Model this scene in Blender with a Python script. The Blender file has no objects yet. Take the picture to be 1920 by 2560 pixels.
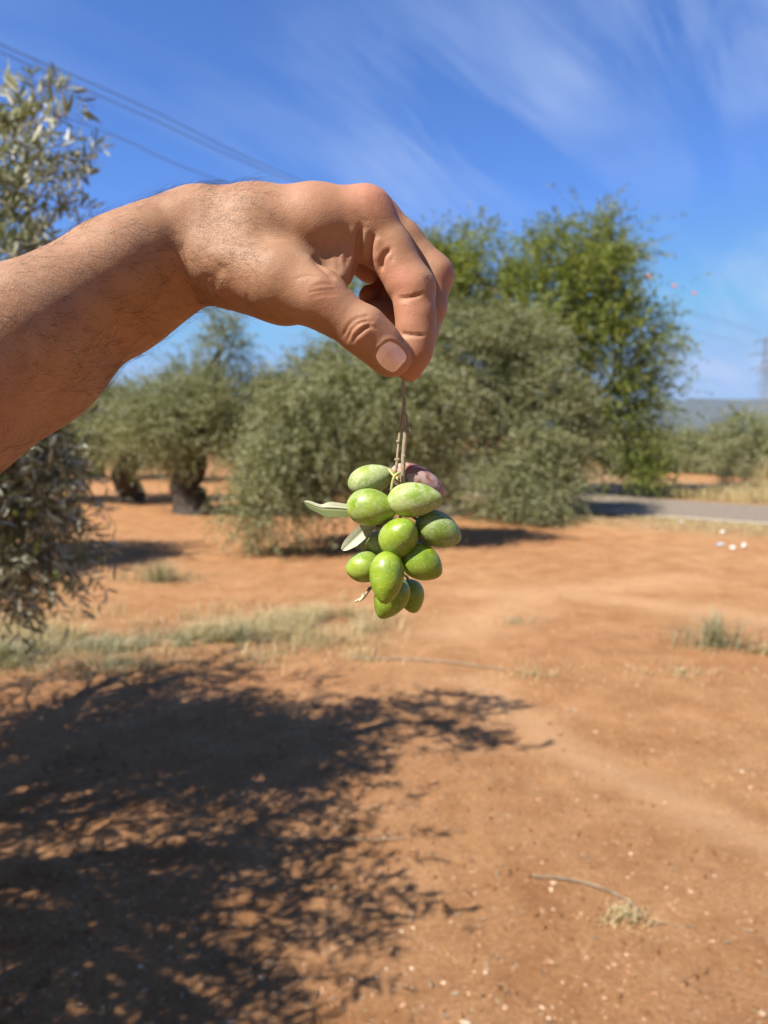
import bpy, math, random
import numpy as np
from mathutils import Vector, Matrix, Euler
from mathutils.bvhtree import BVHTree

R = math.radians
C = bpy.context.scene.collection
SC = bpy.context.scene
rng = np.random.default_rng(7)

# ------------------------------------------------------------------ camera
F = 1900.0                       # focal length in photo pixels (1920 x 2560)
CAM = np.array([0.0, 0.0, 1.5])
PITCH = math.atan(195 / 1900)
cam_d = bpy.data.cameras.new('camera')
cam = bpy.data.objects.new('camera', cam_d); C.objects.link(cam)
cam.location = CAM; cam.rotation_euler = (R(90) - PITCH, 0, 0)
cam_d.sensor_fit = 'VERTICAL'; cam_d.sensor_height = 36; cam_d.sensor_width = 27
cam_d.lens = 36 * F / 2560
cam_d.clip_start = 0.02; cam_d.clip_end = 20000
cam_d.dof.use_dof = True; cam_d.dof.focus_distance = 0.362
cam_d.dof.aperture_fstop = cam_d.lens / 2.6
SC.camera = cam
ROT = np.array(Euler((R(90) - PITCH, 0, 0)).to_matrix())      # camera axes -> world

# ------------------------------------------------------------------ world + sun
SUN_EL, SUN_BEHIND = R(50), R(34)
sun_dir = np.array([-math.cos(SUN_BEHIND) * math.cos(SUN_EL), -math.sin(SUN_BEHIND) * math.cos(SUN_EL), math.sin(SUN_EL)])
W = bpy.data.worlds.new('World'); SC.world = W; W.use_nodes = True
nt = W.node_tree; nt.nodes.clear()
def N(t, typ, **kw):
    n = t.nodes.new(typ)
    for k, v in kw.items():
        if k.startswith('i_'):
            key = k[2:]
            n.inputs[int(key) if key.isdigit() else key.replace('_', ' ')].default_value = v
        else: setattr(n, k, v)
    return n
def L(t, a, b): t.links.new(a, b)
out = N(nt, 'ShaderNodeOutputWorld'); bg = N(nt, 'ShaderNodeBackground'); bg.inputs['Strength'].default_value = 0.085
sky = N(nt, 'ShaderNodeTexSky', sky_type='NISHITA', sun_disc=False, sun_elevation=SUN_EL,
        sun_rotation=math.atan2(sun_dir[0], sun_dir[1]), altitude=600, air_density=1.0, dust_density=0.1, ozone_density=3.5)
tc = N(nt, 'ShaderNodeTexCoord'); sep = N(nt, 'ShaderNodeSeparateXYZ'); L(nt, tc.outputs['Generated'], sep.inputs[0])
zz = N(nt, 'ShaderNodeMath', operation='MAXIMUM', i_1=0.0); L(nt, sep.outputs['Z'], zz.inputs[0])
za = N(nt, 'ShaderNodeMath', operation='ADD', i_1=0.16); L(nt, zz.outputs[0], za.inputs[0])
dx = N(nt, 'ShaderNodeMath', operation='DIVIDE'); dy = N(nt, 'ShaderNodeMath', operation='DIVIDE')
L(nt, sep.outputs['X'], dx.inputs[0]); L(nt, za.outputs[0], dx.inputs[1]); L(nt, sep.outputs['Y'], dy.inputs[0]); L(nt, za.outputs[0], dy.inputs[1])
cmb = N(nt, 'ShaderNodeCombineXYZ'); L(nt, dx.outputs[0], cmb.inputs[0]); L(nt, dy.outputs[0], cmb.inputs[1])
vr = N(nt, 'ShaderNodeVectorRotate', rotation_type='Z_AXIS'); vr.inputs['Angle'].default_value = R(-52)
mp = N(nt, 'ShaderNodeMapping'); mp.inputs['Scale'].default_value = (0.30, 1.5, 1)
mp.inputs['Location'].default_value = (0.35, 0.2, 0)
L(nt, cmb.outputs[0], vr.inputs['Vector']); L(nt, vr.outputs[0], mp.inputs[0])
n1 = N(nt, 'ShaderNodeTexNoise', i_Scale=2.3, i_Detail=10.0, i_Roughness=0.60, i_Distortion=0.7); L(nt, mp.outputs[0], n1.inputs['Vector'])
n2 = N(nt, 'ShaderNodeTexNoise', i_Scale=0.8, i_Detail=3.0, i_Roughness=0.5); L(nt, cmb.outputs[0], n2.inputs['Vector'])
r1 = N(nt, 'ShaderNodeMapRange', i_1=0.43, i_2=0.80); L(nt, n1.outputs[0], r1.inputs[0])
r2 = N(nt, 'ShaderNodeMapRange', i_1=0.40, i_2=0.66); L(nt, n2.outputs[0], r2.inputs[0])
rx = N(nt, 'ShaderNodeMapRange', i_1=-0.5, i_2=0.45, i_3=0.5, i_4=1.5); L(nt, sep.outputs['X'], rx.inputs[0])
ry = N(nt, 'ShaderNodeMapRange', i_1=-0.2, i_2=0.5, i_3=0.15, i_4=1.0); L(nt, sep.outputs['Y'], ry.inputs[0])
m1 = N(nt, 'ShaderNodeMath', operation='MULTIPLY'); L(nt, r1.outputs[0], m1.inputs[0]); L(nt, r2.outputs[0], m1.inputs[1])
m2 = N(nt, 'ShaderNodeMath', operation='MULTIPLY', use_clamp=True); L(nt, m1.outputs[0], m2.inputs[0]); L(nt, rx.outputs[0], m2.inputs[1])
m3 = N(nt, 'ShaderNodeMath', operation='MULTIPLY'); L(nt, m2.outputs[0], m3.inputs[0]); L(nt, ry.outputs[0], m3.inputs[1])
grade = N(nt, 'ShaderNodeMix', data_type='RGBA', blend_type='MULTIPLY'); grade.inputs[0].default_value = 1.0
L(nt, sky.outputs[0], grade.inputs[6]); grade.inputs[7].default_value = (0.48, 0.75, 1.20, 1)
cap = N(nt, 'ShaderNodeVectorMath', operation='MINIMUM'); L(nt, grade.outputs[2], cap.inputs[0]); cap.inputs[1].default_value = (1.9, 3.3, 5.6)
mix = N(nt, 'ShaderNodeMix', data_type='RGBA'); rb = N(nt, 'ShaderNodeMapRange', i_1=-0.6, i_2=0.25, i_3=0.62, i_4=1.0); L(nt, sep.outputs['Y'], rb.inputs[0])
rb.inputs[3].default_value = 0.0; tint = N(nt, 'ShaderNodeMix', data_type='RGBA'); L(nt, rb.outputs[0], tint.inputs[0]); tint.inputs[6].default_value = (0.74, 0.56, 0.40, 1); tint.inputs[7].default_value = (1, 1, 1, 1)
dim = N(nt, 'ShaderNodeVectorMath', operation='MULTIPLY'); L(nt, cap.outputs[0], dim.inputs[0]); L(nt, tint.outputs[2], dim.inputs[1])  # unseen sky behind the camera dimmed and warmed to weaken fill in shade
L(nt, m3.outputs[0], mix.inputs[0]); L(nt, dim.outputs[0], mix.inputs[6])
mix.inputs[7].default_value = (3.2, 4.1, 6.1, 1)
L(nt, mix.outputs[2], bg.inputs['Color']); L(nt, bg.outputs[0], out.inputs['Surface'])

sd = bpy.data.lights.new('sun', 'SUN'); sd.energy = 4.9; sd.angle = R(0.5); sd.color = (1.0, 0.93, 0.82)
sun = bpy.data.objects.new('sun', sd); C.objects.link(sun)
sun.rotation_euler = Vector(sun_dir).to_track_quat('Z', 'Y').to_euler(); sun.location = (-5, -4, 8)

SC.view_settings.view_transform = 'Standard'; SC.view_settings.look = 'None'
SC.view_settings.gamma = 1; SC.view_settings.exposure = 0.92
SC.view_settings.use_curve_mapping = False
cy = SC.cycles
cy.use_denoising = True; cy.max_bounces = 6; cy.diffuse_bounces = 3; cy.glossy_bounces = 2
cy.transmission_bounces = 4; cy.transparent_max_bounces = 6; cy.volume_bounces = 0; cy.caustics_reflective = False; cy.caustics_refractive = False

# ------------------------------------------------------------------ helpers
def ray(px, py):
    v = ROT @ np.array([(px - 960) / F, (1280 - py) / F, -1.0]); return v
def at(px, py, Y):               # the point seen at a photo pixel, Y metres ahead
    v = ray(px, py); return CAM + v * (Y / v[1])
def gp(px, py, z=0.0):           # the ground point seen at a photo pixel
    v = ray(px, py); return CAM + v * ((z - CAM[2]) / v[2])

def tag(o, label=None, cat=None, group=None, kind=None):
    if label: o['label'] = label
    if cat: o['category'] = cat
    if group: o['group'] = group
    if kind: o['kind'] = kind
    return o
def empty(name, loc):
    o = bpy.data.objects.new(name, None); C.objects.link(o); o.location = [float(v) for v in loc]; o.empty_display_size = 0.1; return o

def mesh_obj(name, V, faces, mat, parent=None, smooth=True, origin=None, rnd=None):
    """V (n,3) world or parent-space; faces: array (m,k) or list of arrays"""
    V = np.asarray(V, dtype=np.float32)
    if origin is not None: V = V - np.asarray(origin, dtype=np.float32)
    fl = faces if isinstance(faces, list) else [faces]
    if fl and isinstance(fl[0], tuple): fl = [np.array(fl)]
    fl = [np.asarray(f, dtype=np.int32) for f in fl if len(f)]
    me = bpy.data.meshes.new(name)
    nl = sum(f.size for f in fl); npoly = sum(len(f) for f in fl)
    me.vertices.add(len(V)); me.vertices.foreach_set('co', V.ravel())
    me.loops.add(nl); me.loops.foreach_set('vertex_index', np.concatenate([f.ravel() for f in fl]))
    tot = np.concatenate([np.full(len(f), f.shape[1], np.int32) for f in fl])
    st = np.concatenate([[0], np.cumsum(tot)[:-1]]).astype(np.int32)
    me.polygons.add(npoly); me.polygons.foreach_set('loop_start', st)
    try: me.polygons.foreach_set('loop_total', tot)
    except Exception: pass
    me.polygons.foreach_set('use_smooth', np.full(npoly, smooth, dtype=bool))
    me.update(calc_edges=True)
    if rnd is not None:
        a = me.attributes.new('rnd', 'FLOAT', 'POINT'); a.data.foreach_set('value', np.asarray(rnd, np.float32))
    me.materials.append(mat)
    o = bpy.data.objects.new(name, me); C.objects.link(o)
    if origin is not None and parent is None: o.location = [float(v) for v in origin]
    if parent is not None: o.parent = parent
    return o

class MB:
    """collects tubes and lumps; build() links ONE mesh object"""
    def __init__(s): s.V = []; s.Q = []; s.T = []; s.n = 0; s.A = []
    def add(s, V, Q=(), T=(), a=0.5):
        V = np.asarray(V, float)
        if len(Q): s.Q.append(np.asarray(Q, int).reshape(-1, 4) + s.n)
        if len(T): s.T.append(np.asarray(T, int).reshape(-1, 3) + s.n)
        s.V.append(V); s.n += len(V); s.A.append(np.full(len(V), a))
    def tube(s, P, r, sides=8, jit=0.0, a=0.5):
        P = np.asarray(P, float); n = len(P); r = np.broadcast_to(np.asarray(r, float), (n,))
        T = np.gradient(P, axis=0); T /= np.linalg.norm(T, axis=1)[:, None] + 1e-12
        ref = np.array([0, 0, 1.0]) if abs(T[0, 2]) < 0.9 else np.array([1.0, 0, 0])
        u = np.cross(T[0], ref); u /= np.linalg.norm(u); rows = []
        for i in range(n):
            u = u - T[i] * (u @ T[i]); u /= np.linalg.norm(u); v = np.cross(T[i], u)
            th = np.arange(sides) * 2 * np.pi / sides
            rr = r[i] * (1 + jit * rng.normal(size=sides)) if jit else r[i]
            rows.append(P[i] + (np.cos(th) * rr)[:, None] * u + (np.sin(th) * rr)[:, None] * v)
        V = np.vstack(rows + [P[:1] - T[:1] * r[0] * 0.3, P[-1:] + T[-1:] * r[-1] * 0.3]); Q = []; TT = []
        for i in range(n - 1):
            for k in range(sides):
                k2 = (k + 1) % sides; Q.append((i * sides + k, i * sides + k2, (i + 1) * sides + k2, (i + 1) * sides + k))
        for k in range(sides):
            k2 = (k + 1) % sides
            TT.append((n * sides, k2, k)); TT.append((n * sides + 1, (n - 1) * sides + k, (n - 1) * sides + k2))
        s.add(V, Q, TT, a)
    def build(s, name, mat, parent=None, smooth=True, origin=None):
        return mesh_obj(name, np.vstack(s.V), [np.vstack(s.Q)] * bool(s.Q) + [np.vstack(s.T)] * bool(s.T), mat, parent, smooth, origin, np.concatenate(s.A))

def spline(P, n):
    P = np.asarray(P, float); m = len(P); t = np.linspace(0, m - 1, n); o = []
    for x in t:
        i = min(int(x), m - 2); f = x - i
        p0 = P[max(i - 1, 0)]; p1 = P[i]; p2 = P[i + 1]; p3 = P[min(i + 2, m - 1)]
        o.append(0.5 * ((2 * p1) + (-p0 + p2) * f + (2 * p0 - 5 * p1 + 4 * p2 - p3) * f * f + (-p0 + 3 * p1 - 3 * p2 + p3) * f ** 3))
    return np.array(o)

_tab = np.random.default_rng(3).random((256, 256))
def vnoise(x, y):
    xi = np.floor(x).astype(int); yi = np.floor(y).astype(int); fx = x - xi; fy = y - yi
    fx = fx * fx * (3 - 2 * fx); fy = fy * fy * (3 - 2 * fy)
    g = lambda a, b: _tab[a & 255, b & 255]
    return (g(xi, yi) * (1 - fx) + g(xi + 1, yi) * fx) * (1 - fy) + (g(xi, yi + 1) * (1 - fx) + g(xi + 1, yi + 1) * fx) * fy
def fbm(x, y, o=4, g=0.5):
    s = 0; a = 1; t = 0
    for i in range(o): s = s + a * (vnoise(x * 2 ** i + 17.3 * i, y * 2 ** i + 5.1 * i) - 0.5); t += a; a *= g
    return s / t

# ------------------------------------------------------------------ materials
def new_mat(name):
    m = bpy.data.materials.new(name); m.use_nodes = True; t = m.node_tree; t.nodes.clear()
    o = N(t, 'ShaderNodeOutputMaterial'); p = N(t, 'ShaderNodeBsdfPrincipled'); L(t, p.outputs[0], o.inputs[0]); return m, t, p, o
def ramp(t, fac, stops):
    r = N(t, 'ShaderNodeValToRGB'); e = r.color_ramp.elements
    while len(e) < len(stops): e.new(0.5)
    for i, (p, c) in enumerate(stops): e[i].position = p; e[i].color = (*c, 1)
    L(t, fac, r.inputs[0]); return r.outputs[0]
def noise(t, vec, scale, detail=4, rough=0.55, dist=0.0):
    n = N(t, 'ShaderNodeTexNoise', i_Scale=scale, i_Detail=detail, i_Roughness=rough, i_Distortion=dist); L(t, vec, n.inputs['Vector']); return n.outputs[0]
def mixc(t, fac, a, b, mode='MIX'):
    m = N(t, 'ShaderNodeMix', data_type='RGBA', blend_type=mode)
    for i, v in ((0, fac), (6, a), (7, b)):
        if hasattr(v, 'is_linked'): L(t, v, m.inputs[i])
        else: m.inputs[i].default_value = v if i == 0 else (*v, 1)
    return m.outputs[2]
def rng_map(t, v, a, b, c=0.0, d=1.0):
    m = N(t, 'ShaderNodeMapRange', i_1=a, i_2=b, i_3=c, i_4=d); L(t, v, m.inputs[0]); return m.outputs[0]
def mth(t, op, a, b=None, clamp=False):
    m = N(t, 'ShaderNodeMath', operation=op, use_clamp=clamp)
    for i, v in ((0, a), (1, b)):
        if v is None: continue
        if hasattr(v, 'is_linked'): L(t, v, m.inputs[i])
        else: m.inputs[i].default_value = v
    return m.outputs[0]
def bump(t, p, h, strength, dist):
    b = N(t, 'ShaderNodeBump', i_Strength=strength, i_Distance=dist); L(t, h, b.inputs['Height']); L(t, b.outputs[0], p.inputs['Normal']); return b
def attr(t, name): return N(t, 'ShaderNodeAttribute', attribute_name=name).outputs['Fac']
def objco(t): return N(t, 'ShaderNodeTexCoord').outputs['Object']

def leaf_mat(name, front, back, transl=0.25, rough=0.45, var=0.5, odd=None):
    m, t, p, o = new_mat(name)
    r = attr(t, 'rnd'); g = N(t, 'ShaderNodeNewGeometry')
    lo = tuple(c * (1 - var * 0.6) for c in front); hi = tuple(c * (1 + var) for c in front)
    st = [(0.0, lo), (0.6, front), (0.93, hi)]
    if odd: st.append((0.97, odd))
    f = ramp(t, r, st)
    bk = ramp(t, r, [(0.0, tuple(c * 0.75 for c in back)), (1.0, tuple(c * 1.2 for c in back))])
    c = mixc(t, g.outputs['Backfacing'], f, bk)
    L(t, c, p.inputs['Base Color']); p.inputs['Roughness'].default_value = rough; p.inputs['Specular IOR Level'].default_value = 0.35
    tr = N(t, 'ShaderNodeBsdfTranslucent'); tc_ = mixc(t, 1.0, c, (1.25, 1.3, 0.6), 'MULTIPLY'); L(t, tc_, tr.inputs[0])
    mx = N(t, 'ShaderNodeMixShader', i_0=transl); L(t, p.outputs[0], mx.inputs[1]); L(t, tr.outputs[0], mx.inputs[2]); L(t, mx.outputs[0], o.inputs[0])
    return m
M_olive_leaf = leaf_mat('olive_leaf', (0.172, 0.184, 0.058), (0.30, 0.31, 0.18), 0.25, 0.45)
M_olive_leaf_dark = leaf_mat('olive_leaf_near', (0.175, 0.19, 0.105), (0.48, 0.48, 0.36), 0.2, 0.33)
M_green_leaf = leaf_mat('green_leaf', (0.180, 0.215, 0.030), (0.23, 0.26, 0.07), 0.35, 0.5, 0.6, (0.40, 0.35, 0.04))
M_straw = leaf_mat('dry_straw', (0.50, 0.40, 0.21), (0.48, 0.39, 0.22), 0.2, 0.7, 0.35)
M_weed = leaf_mat('weed_green', (0.30, 0.29, 0.16), (0.31, 0.30, 0.19), 0.25, 0.6, 0.5, (0.40, 0.34, 0.17))

def bark_mat(name, a, b):
    m, t, p, o = new_mat(name); c = objco(t)
    mp_ = N(t, 'ShaderNodeMapping'); mp_.inputs['Scale'].default_value = (1, 1, 0.3); L(t, c, mp_.inputs[0])
    n = noise(t, mp_.outputs[0], 14, 6, 0.65, 0.6); L(t, ramp(t, n, [(0.3, a), (0.7, b)]), p.inputs['Base Color'])
    p.inputs['Roughness'].default_value = 0.9; bump(t, p, n, 0.9, 0.03); return m
M_bark = bark_mat('olive_bark', (0.032, 0.024, 0.018), (0.13, 0.10, 0.078))
M_twigbark = bark_mat('twig_bark', (0.20, 0.17, 0.12), (0.34, 0.30, 0.22))

# --- soil
m, t, p, o = new_mat('red_soil'); M_soil = m
c = objco(t)
big = noise(t, c, 0.35, 5, 0.6); mid = noise(t, c, 3.2, 6, 0.65); fine = noise(t, c, 60, 8, 0.8)
col = ramp(t, big, [(0.30, (0.410, 0.205, 0.094)), (0.55, (0.462, 0.250, 0.120)), (0.75, (0.50, 0.290, 0.146))])
col = mixc(t, rng_map(t, mid, 0.35, 0.7), mixc(t, 1.0, col, (0.80, 0.74, 0.68), 'MULTIPLY'), mixc(t, 1.0, col, (1.12, 1.15, 1.18), 'MULTIPLY'))
col = mixc(t, rng_map(t, fine, 0.3, 0.72), mixc(t, 1.0, col, (0.60, 0.56, 0.52), 'MULTIPLY'), mixc(t, 1.0, col, (1.30, 1.33, 1.36), 'MULTIPLY'))
vo = N(t, 'ShaderNodeTexVoronoi', i_Scale=34.0); L(t, c, vo.inputs['Vector'])
sp = N(t, 'ShaderNodeSeparateColor'); L(t, vo.outputs['Color'], sp.inputs[0])
spk = mth(t, 'MULTIPLY', mth(t, 'LESS_THAN', vo.outputs['Distance'], 0.26), mth(t, 'GREATER_THAN', sp.outputs[0], 0.80))
col = mixc(t, mth(t, 'MULTIPLY', spk, 0.75), col, (0.50, 0.33, 0.20))
trk = attr(t, 'track'); col = mixc(t, mth(t, 'MULTIPLY', trk, 0.7), col, (0.53, 0.315, 0.168))
vg = attr(t, 'verge'); vn = mth(t, 'MULTIPLY', vg, rng_map(t, mid, 0.25, 0.6), True)
col = mixc(t, vn, col, mixc(t, fine, (0.20, 0.13, 0.075), (0.42, 0.31, 0.17)))
L(t, col, p.inputs['Base Color']); p.inputs['Roughness'].default_value = 0.95; p.inputs['Specular IOR Level'].default_value = 0.1
hgt = mth(t, 'ADD', mth(t, 'MULTIPLY', mid, 0.6), fine); bump(t, p, hgt, 0.9, 0.018)

# --- skin
m, t, p, o = new_mat('skin'); M_skin = m
c = objco(t)
mott = noise(t, c, 55, 4, 0.6); blot = noise(t, c, 260, 3, 0.6)
col = ramp(t, mott, [(0.3, (0.285, 0.158, 0.089)), (0.5, (0.345, 0.203, 0.121)), (0.72, (0.405, 0.255, 0.163))])
col = mixc(t, rng_map(t, blot, 0.35, 0.75, 0, 0.3), col, (0.36, 0.155, 0.085))
red = noise(t, c, 24, 3, 0.5); col = mixc(t, rng_map(t, red, 0.48, 0.72, 0, 0.45), col, (0.40, 0.185, 0.115))
pk = mth(t, 'MULTIPLY', attr(t, 'pink'), 0.85); col = mixc(t, pk, col, (0.46, 0.190, 0.125))
v1 = N(t, 'ShaderNodeTexVoronoi', i_Scale=900.0, feature='DISTANCE_TO_EDGE'); 
dn = N(t, 'ShaderNodeTexNoise', i_Scale=300.0); L(t, c, dn.inputs['Vector'])
dv = N(t, 'ShaderNodeVectorMath', operation='SCALE'); dv.inputs['Scale'].default_value = 0.002; L(t, dn.outputs['Color'], dv.inputs[0])
da = N(t, 'ShaderNodeVectorMath', operation='ADD'); L(t, c, da.inputs[0]); L(t, dv.outputs[0], da.inputs[1]); L(t, da.outputs[0], v1.inputs['Vector'])
cell = rng_map(t, v1.outputs['Distance'], 0.0, 0.22); grain = noise(t, c, 1500, 3, 0.6); wr = noise(t, c, 420, 4, 0.6, 0.5)
h = mth(t, 'ADD', mth(t, 'ADD', mth(t, 'MULTIPLY', cell, 0.25), mth(t, 'MULTIPLY', grain, 0.25)), mth(t, 'MULTIPLY', wr, 0.55))
bump(t, p, h, 0.40, 0.0005)
col = mixc(t, rng_map(t, cell, 0, 1, 0.22, 0.0), col, (0.30, 0.125, 0.07))
L(t, col, p.inputs['Base Color']); L(t, rng_map(t, grain, 0.3, 0.7, 0.46, 0.66), p.inputs['Roughness'])
p.inputs['Subsurface Weight'].default_value = 0.06; p.inputs['Subsurface Radius'].default_value = (1.0, 0.36, 0.2); p.inputs['Subsurface Scale'].default_value = 0.004
p.inputs['Specular IOR Level'].default_value = 0.3
m, t, p, o = new_mat('fingernail'); M_nail = m
nn = noise(t, objco(t), 160, 3); col = ramp(t, nn, [(0.3, (0.78, 0.55, 0.52)), (0.7, (0.88, 0.68, 0.65))])
col = mixc(t, 1.0, col, ramp(t, attr(t, 'rnd'), [(0.0, (1.15, 1.2, 1.2)), (0.25, (1.12, 1.15, 1.15)), (0.33, (0.98, 0.96, 0.95)), (0.86, (1, 1, 1)), (0.90, (1.1, 1.15, 1.05)), (0.955, (1.05, 1.0, 0.85)), (0.97, (0.45, 0.35, 0.28))]), 'MULTIPLY'); L(t, col, p.inputs['Base Color'])
p.inputs['Roughness'].default_value = 0.22; p.inputs['Specular IOR Level'].default_value = 0.7; p.inputs['Coat Weight'].default_value = 0.3; p.inputs['Subsurface Weight'].default_value = 0.1; p.inputs['Subsurface Scale'].default_value = 0.002
m, t, p, o = new_mat('hair'); M_hair = m; p.inputs['Base Color'].default_value = (0.022, 0.014, 0.010, 1); p.inputs['Roughness'].default_value = 0.35

def flat_mat(name, rgb, rough=0.6, metal=0.0, var=0.15, scale=20):
    m, t, p, o = new_mat(name); n = noise(t, objco(t), scale, 4)
    L(t, ramp(t, n, [(0.3, tuple(c * (1 - var) for c in rgb)), (0.7, tuple(min(1, c * (1 + var)) for c in rgb))]), p.inputs['Base Color'])
    p.inputs['Roughness'].default_value = rough; p.inputs['Metallic'].default_value = metal; return m

# ------------------------------------------------------------------ ground, road, hills
ROAD_N = np.array([(30, 1.5), (14, 7.6), (9.0, 10.4), (6.3, 12.4), (4.7, 13.9), (3.3, 15.6), (2.2, 18.0), (1.3, 22.0), (0.6, 30), (0.0, 60), (-1, 160)])
RN = spline(ROAD_N, 160)
tg = np.gradient(RN, axis=0); tg /= np.linalg.norm(tg, axis=1)[:, None]
nr = np.stack([tg[:, 1], -tg[:, 0]], 1); nr *= np.sign(nr @ np.array([0.3, 1.0]))[:, None]
RWID = 3.6
def road_dist(x, y):                     # signed offset from the road's near edge, + on the road side
    x = np.asarray(x, float); y = np.asarray(y, float); sh = x.shape; x = x.ravel(); y = y.ravel()
    best = np.full(x.shape, 1e9); sgn = np.zeros(x.shape)
    sel = np.where((x > -8) & (x < 40) & (y > -4) & (y < 180))[0]
    for i in range(len(RN)):
        ddx = x[sel] - RN[i, 0]; ddy = y[sel] - RN[i, 1]; d2 = ddx * ddx + ddy * ddy
        w = d2 < best[sel]; k = sel[w]; best[k] = d2[w]; sgn[k] = ddx[w] * nr[i, 0] + ddy[w] * nr[i, 1]
    return np.where(best < 1e8, sgn, -1e3).reshape(sh)
def gz0(x, y):
    d = np.hypot(x, y - 2); fade = 1 / (1 + (d / 14) ** 2)
    h = 0.05 * fbm(x * 0.7, y * 0.7, 3) + 0.030 * fbm(x * 3.1, y * 3.1, 4) + 0.016 * fbm(x * 12, y * 12, 3)
    clod = np.clip(fbm(x * 5 + 40, y * 5 + 9, 4, 0.65), 0, 1) * np.clip((0.6 - x) / 1.5, 0.15, 1)
    return (h + 0.05 * clod) * fade
def gz(x, y, rd=None):
    rd = road_dist(x, y) if rd is None else rd
    m = np.clip(np.minimum(rd + 0.9, RWID + 0.9 - rd) / 0.7, 0, 1)
    bank = 0.10 * np.exp(-((rd + 1.6) / 0.7) ** 2)
    return gz0(x, y) * (1 - m) + bank
NX, NY = 640, 720
def warp(n, lo, hi, c, s):
    a, b = math.asinh((lo - c) / s), math.asinh((hi - c) / s); return c + s * np.sinh(np.linspace(a, b, n))
gx = warp(NX, -4000, 4000, 0.0, 1.3); gy = warp(NY, -40, 4600, 2.6, 1.5)
X, Y = np.meshgrid(gx, gy)
rd = road_dist(X, Y); Z = gz(X, Y, rd)
idx = np.arange(NX * NY).reshape(NY, NX)
Qd = np.stack([idx[:-1, :-1], idx[:-1, 1:], idx[1:, 1:], idx[1:, :-1]], -1).reshape(-1, 4)
ground = mesh_obj('ground', np.stack([X, Y, Z], -1).reshape(-1, 3), Qd, M_soil)
tag(ground, 'bare red clay soil of the grove with stones and faint wheel tracks', kind='structure')
verge = np.clip(np.minimum(rd + 2.6, 9.0 - rd) / 0.8, 0, 1) * (np.abs(rd) < 50)
gl = [gp(a, b) for a, b in ((-150, 1640), (200, 1605), (500, 1590), (760, 1570))]
for q in gl: verge = np.maximum(verge, 0.6 * np.exp(-(((X - q[0]) / 0.7) ** 2 + ((Y - q[1]) / 0.5) ** 2)))
a_ = ground.data.attributes.new('verge', 'FLOAT', 'POINT'); a_.data.foreach_set('value', verge.ravel().astype(np.float32))
def seg_d(x, y, p, q):
    v = np.array(q) - np.array(p); tt = np.clip(((x - p[0]) * v[0] + (y - p[1]) * v[1]) / (v @ v), 0, 1)
    return np.hypot(x - p[0] - tt * v[0], y - p[1] - tt * v[1])
tr_ = np.zeros_like(X)
for p1, p2, p3, w in (((1960, 2120), (1420, 1880), (1180, 1700), 0.13), ((1960, 1560), (1500, 1490), (1180, 1480), 0.28), ((1150, 1580), (1350, 1480), (1700, 1450), 0.35)):
    A, B_, D_ = gp(*p1)[:2], gp(*p2)[:2], gp(*p3)[:2]
    dd = np.minimum(seg_d(X, Y, A, B_), seg_d(X, Y, B_, D_)); tr_ = np.maximum(tr_, np.exp(-(dd / w) ** 2))
a_ = ground.data.attributes.new('track', 'FLOAT', 'POINT'); a_.data.foreach_set('value', tr_.ravel().astype(np.float32))

M_road = flat_mat('asphalt', (0.215, 0.172, 0.132), 0.9, 0, 0.18, 6)
M_line = flat_mat('road_paint', (0.52, 0.44, 0.33), 0.85, 0, 0.2, 9)
def strip(name, lo, hi, z, mat, label):
    offs = np.linspace(lo, hi, 6); V = (RN[:, None, :] + nr[:, None, :] * offs[None, :, None]); n = len(RN)
    V = np.concatenate([V, np.full((n, 6, 1), z)], 2).reshape(-1, 3); i = np.arange(n * 6).reshape(n, 6)
    q = np.stack([i[:-1, :-1], i[:-1, 1:], i[1:, 1:], i[1:, :-1]], -1).reshape(-1, 4)
    return tag(mesh_obj(name, V, q, mat), label, kind='structure')
strip('road', 0, RWID, 0.012, M_road, 'narrow grey asphalt road past the grove')
strip('road_line', 0.12, 0.30, 0.016, M_line, 'pale painted line along the near edge of the road')

m, t, p, o = new_mat('hillside'); M_hill = m
nn = noise(t, objco(t), 0.012, 6, 0.65); L(t, ramp(t, nn, [(0.35, (0.030, 0.040, 0.028)), (0.62, (0.060, 0.070, 0.042)), (0.8, (0.15, 0.10, 0.07))]), p.inputs['Base Color']); p.inputs['Roughness'].default_value = 1
hx = np.linspace(-3900, 3900, 260); hy = np.linspace(2300, 4300, 60); HX, HY = np.meshgrid(hx, hy)
prof = np.exp(-((HY - 3300) / 520) ** 2)
ridge = 118 + 20 * np.clip((HX - 1100) / 600, -1.5, 1.2) + 36 * fbm(HX / 700, HY / 2500, 4) + 22 * fbm(HX / 170 + 9, HY / 260, 3)
hi_ = np.arange(HX.size).reshape(HX.shape); hq = np.stack([hi_[:-1, :-1], hi_[:-1, 1:], hi_[1:, 1:], hi_[1:, :-1]], -1).reshape(-1, 4)
tag(mesh_obj('hills', np.stack([HX, HY, prof * ridge * 1.25 - 3], -1).reshape(-1, 3), hq, M_hill), 'long low scrub covered hills on the horizon', kind='structure')

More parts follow.
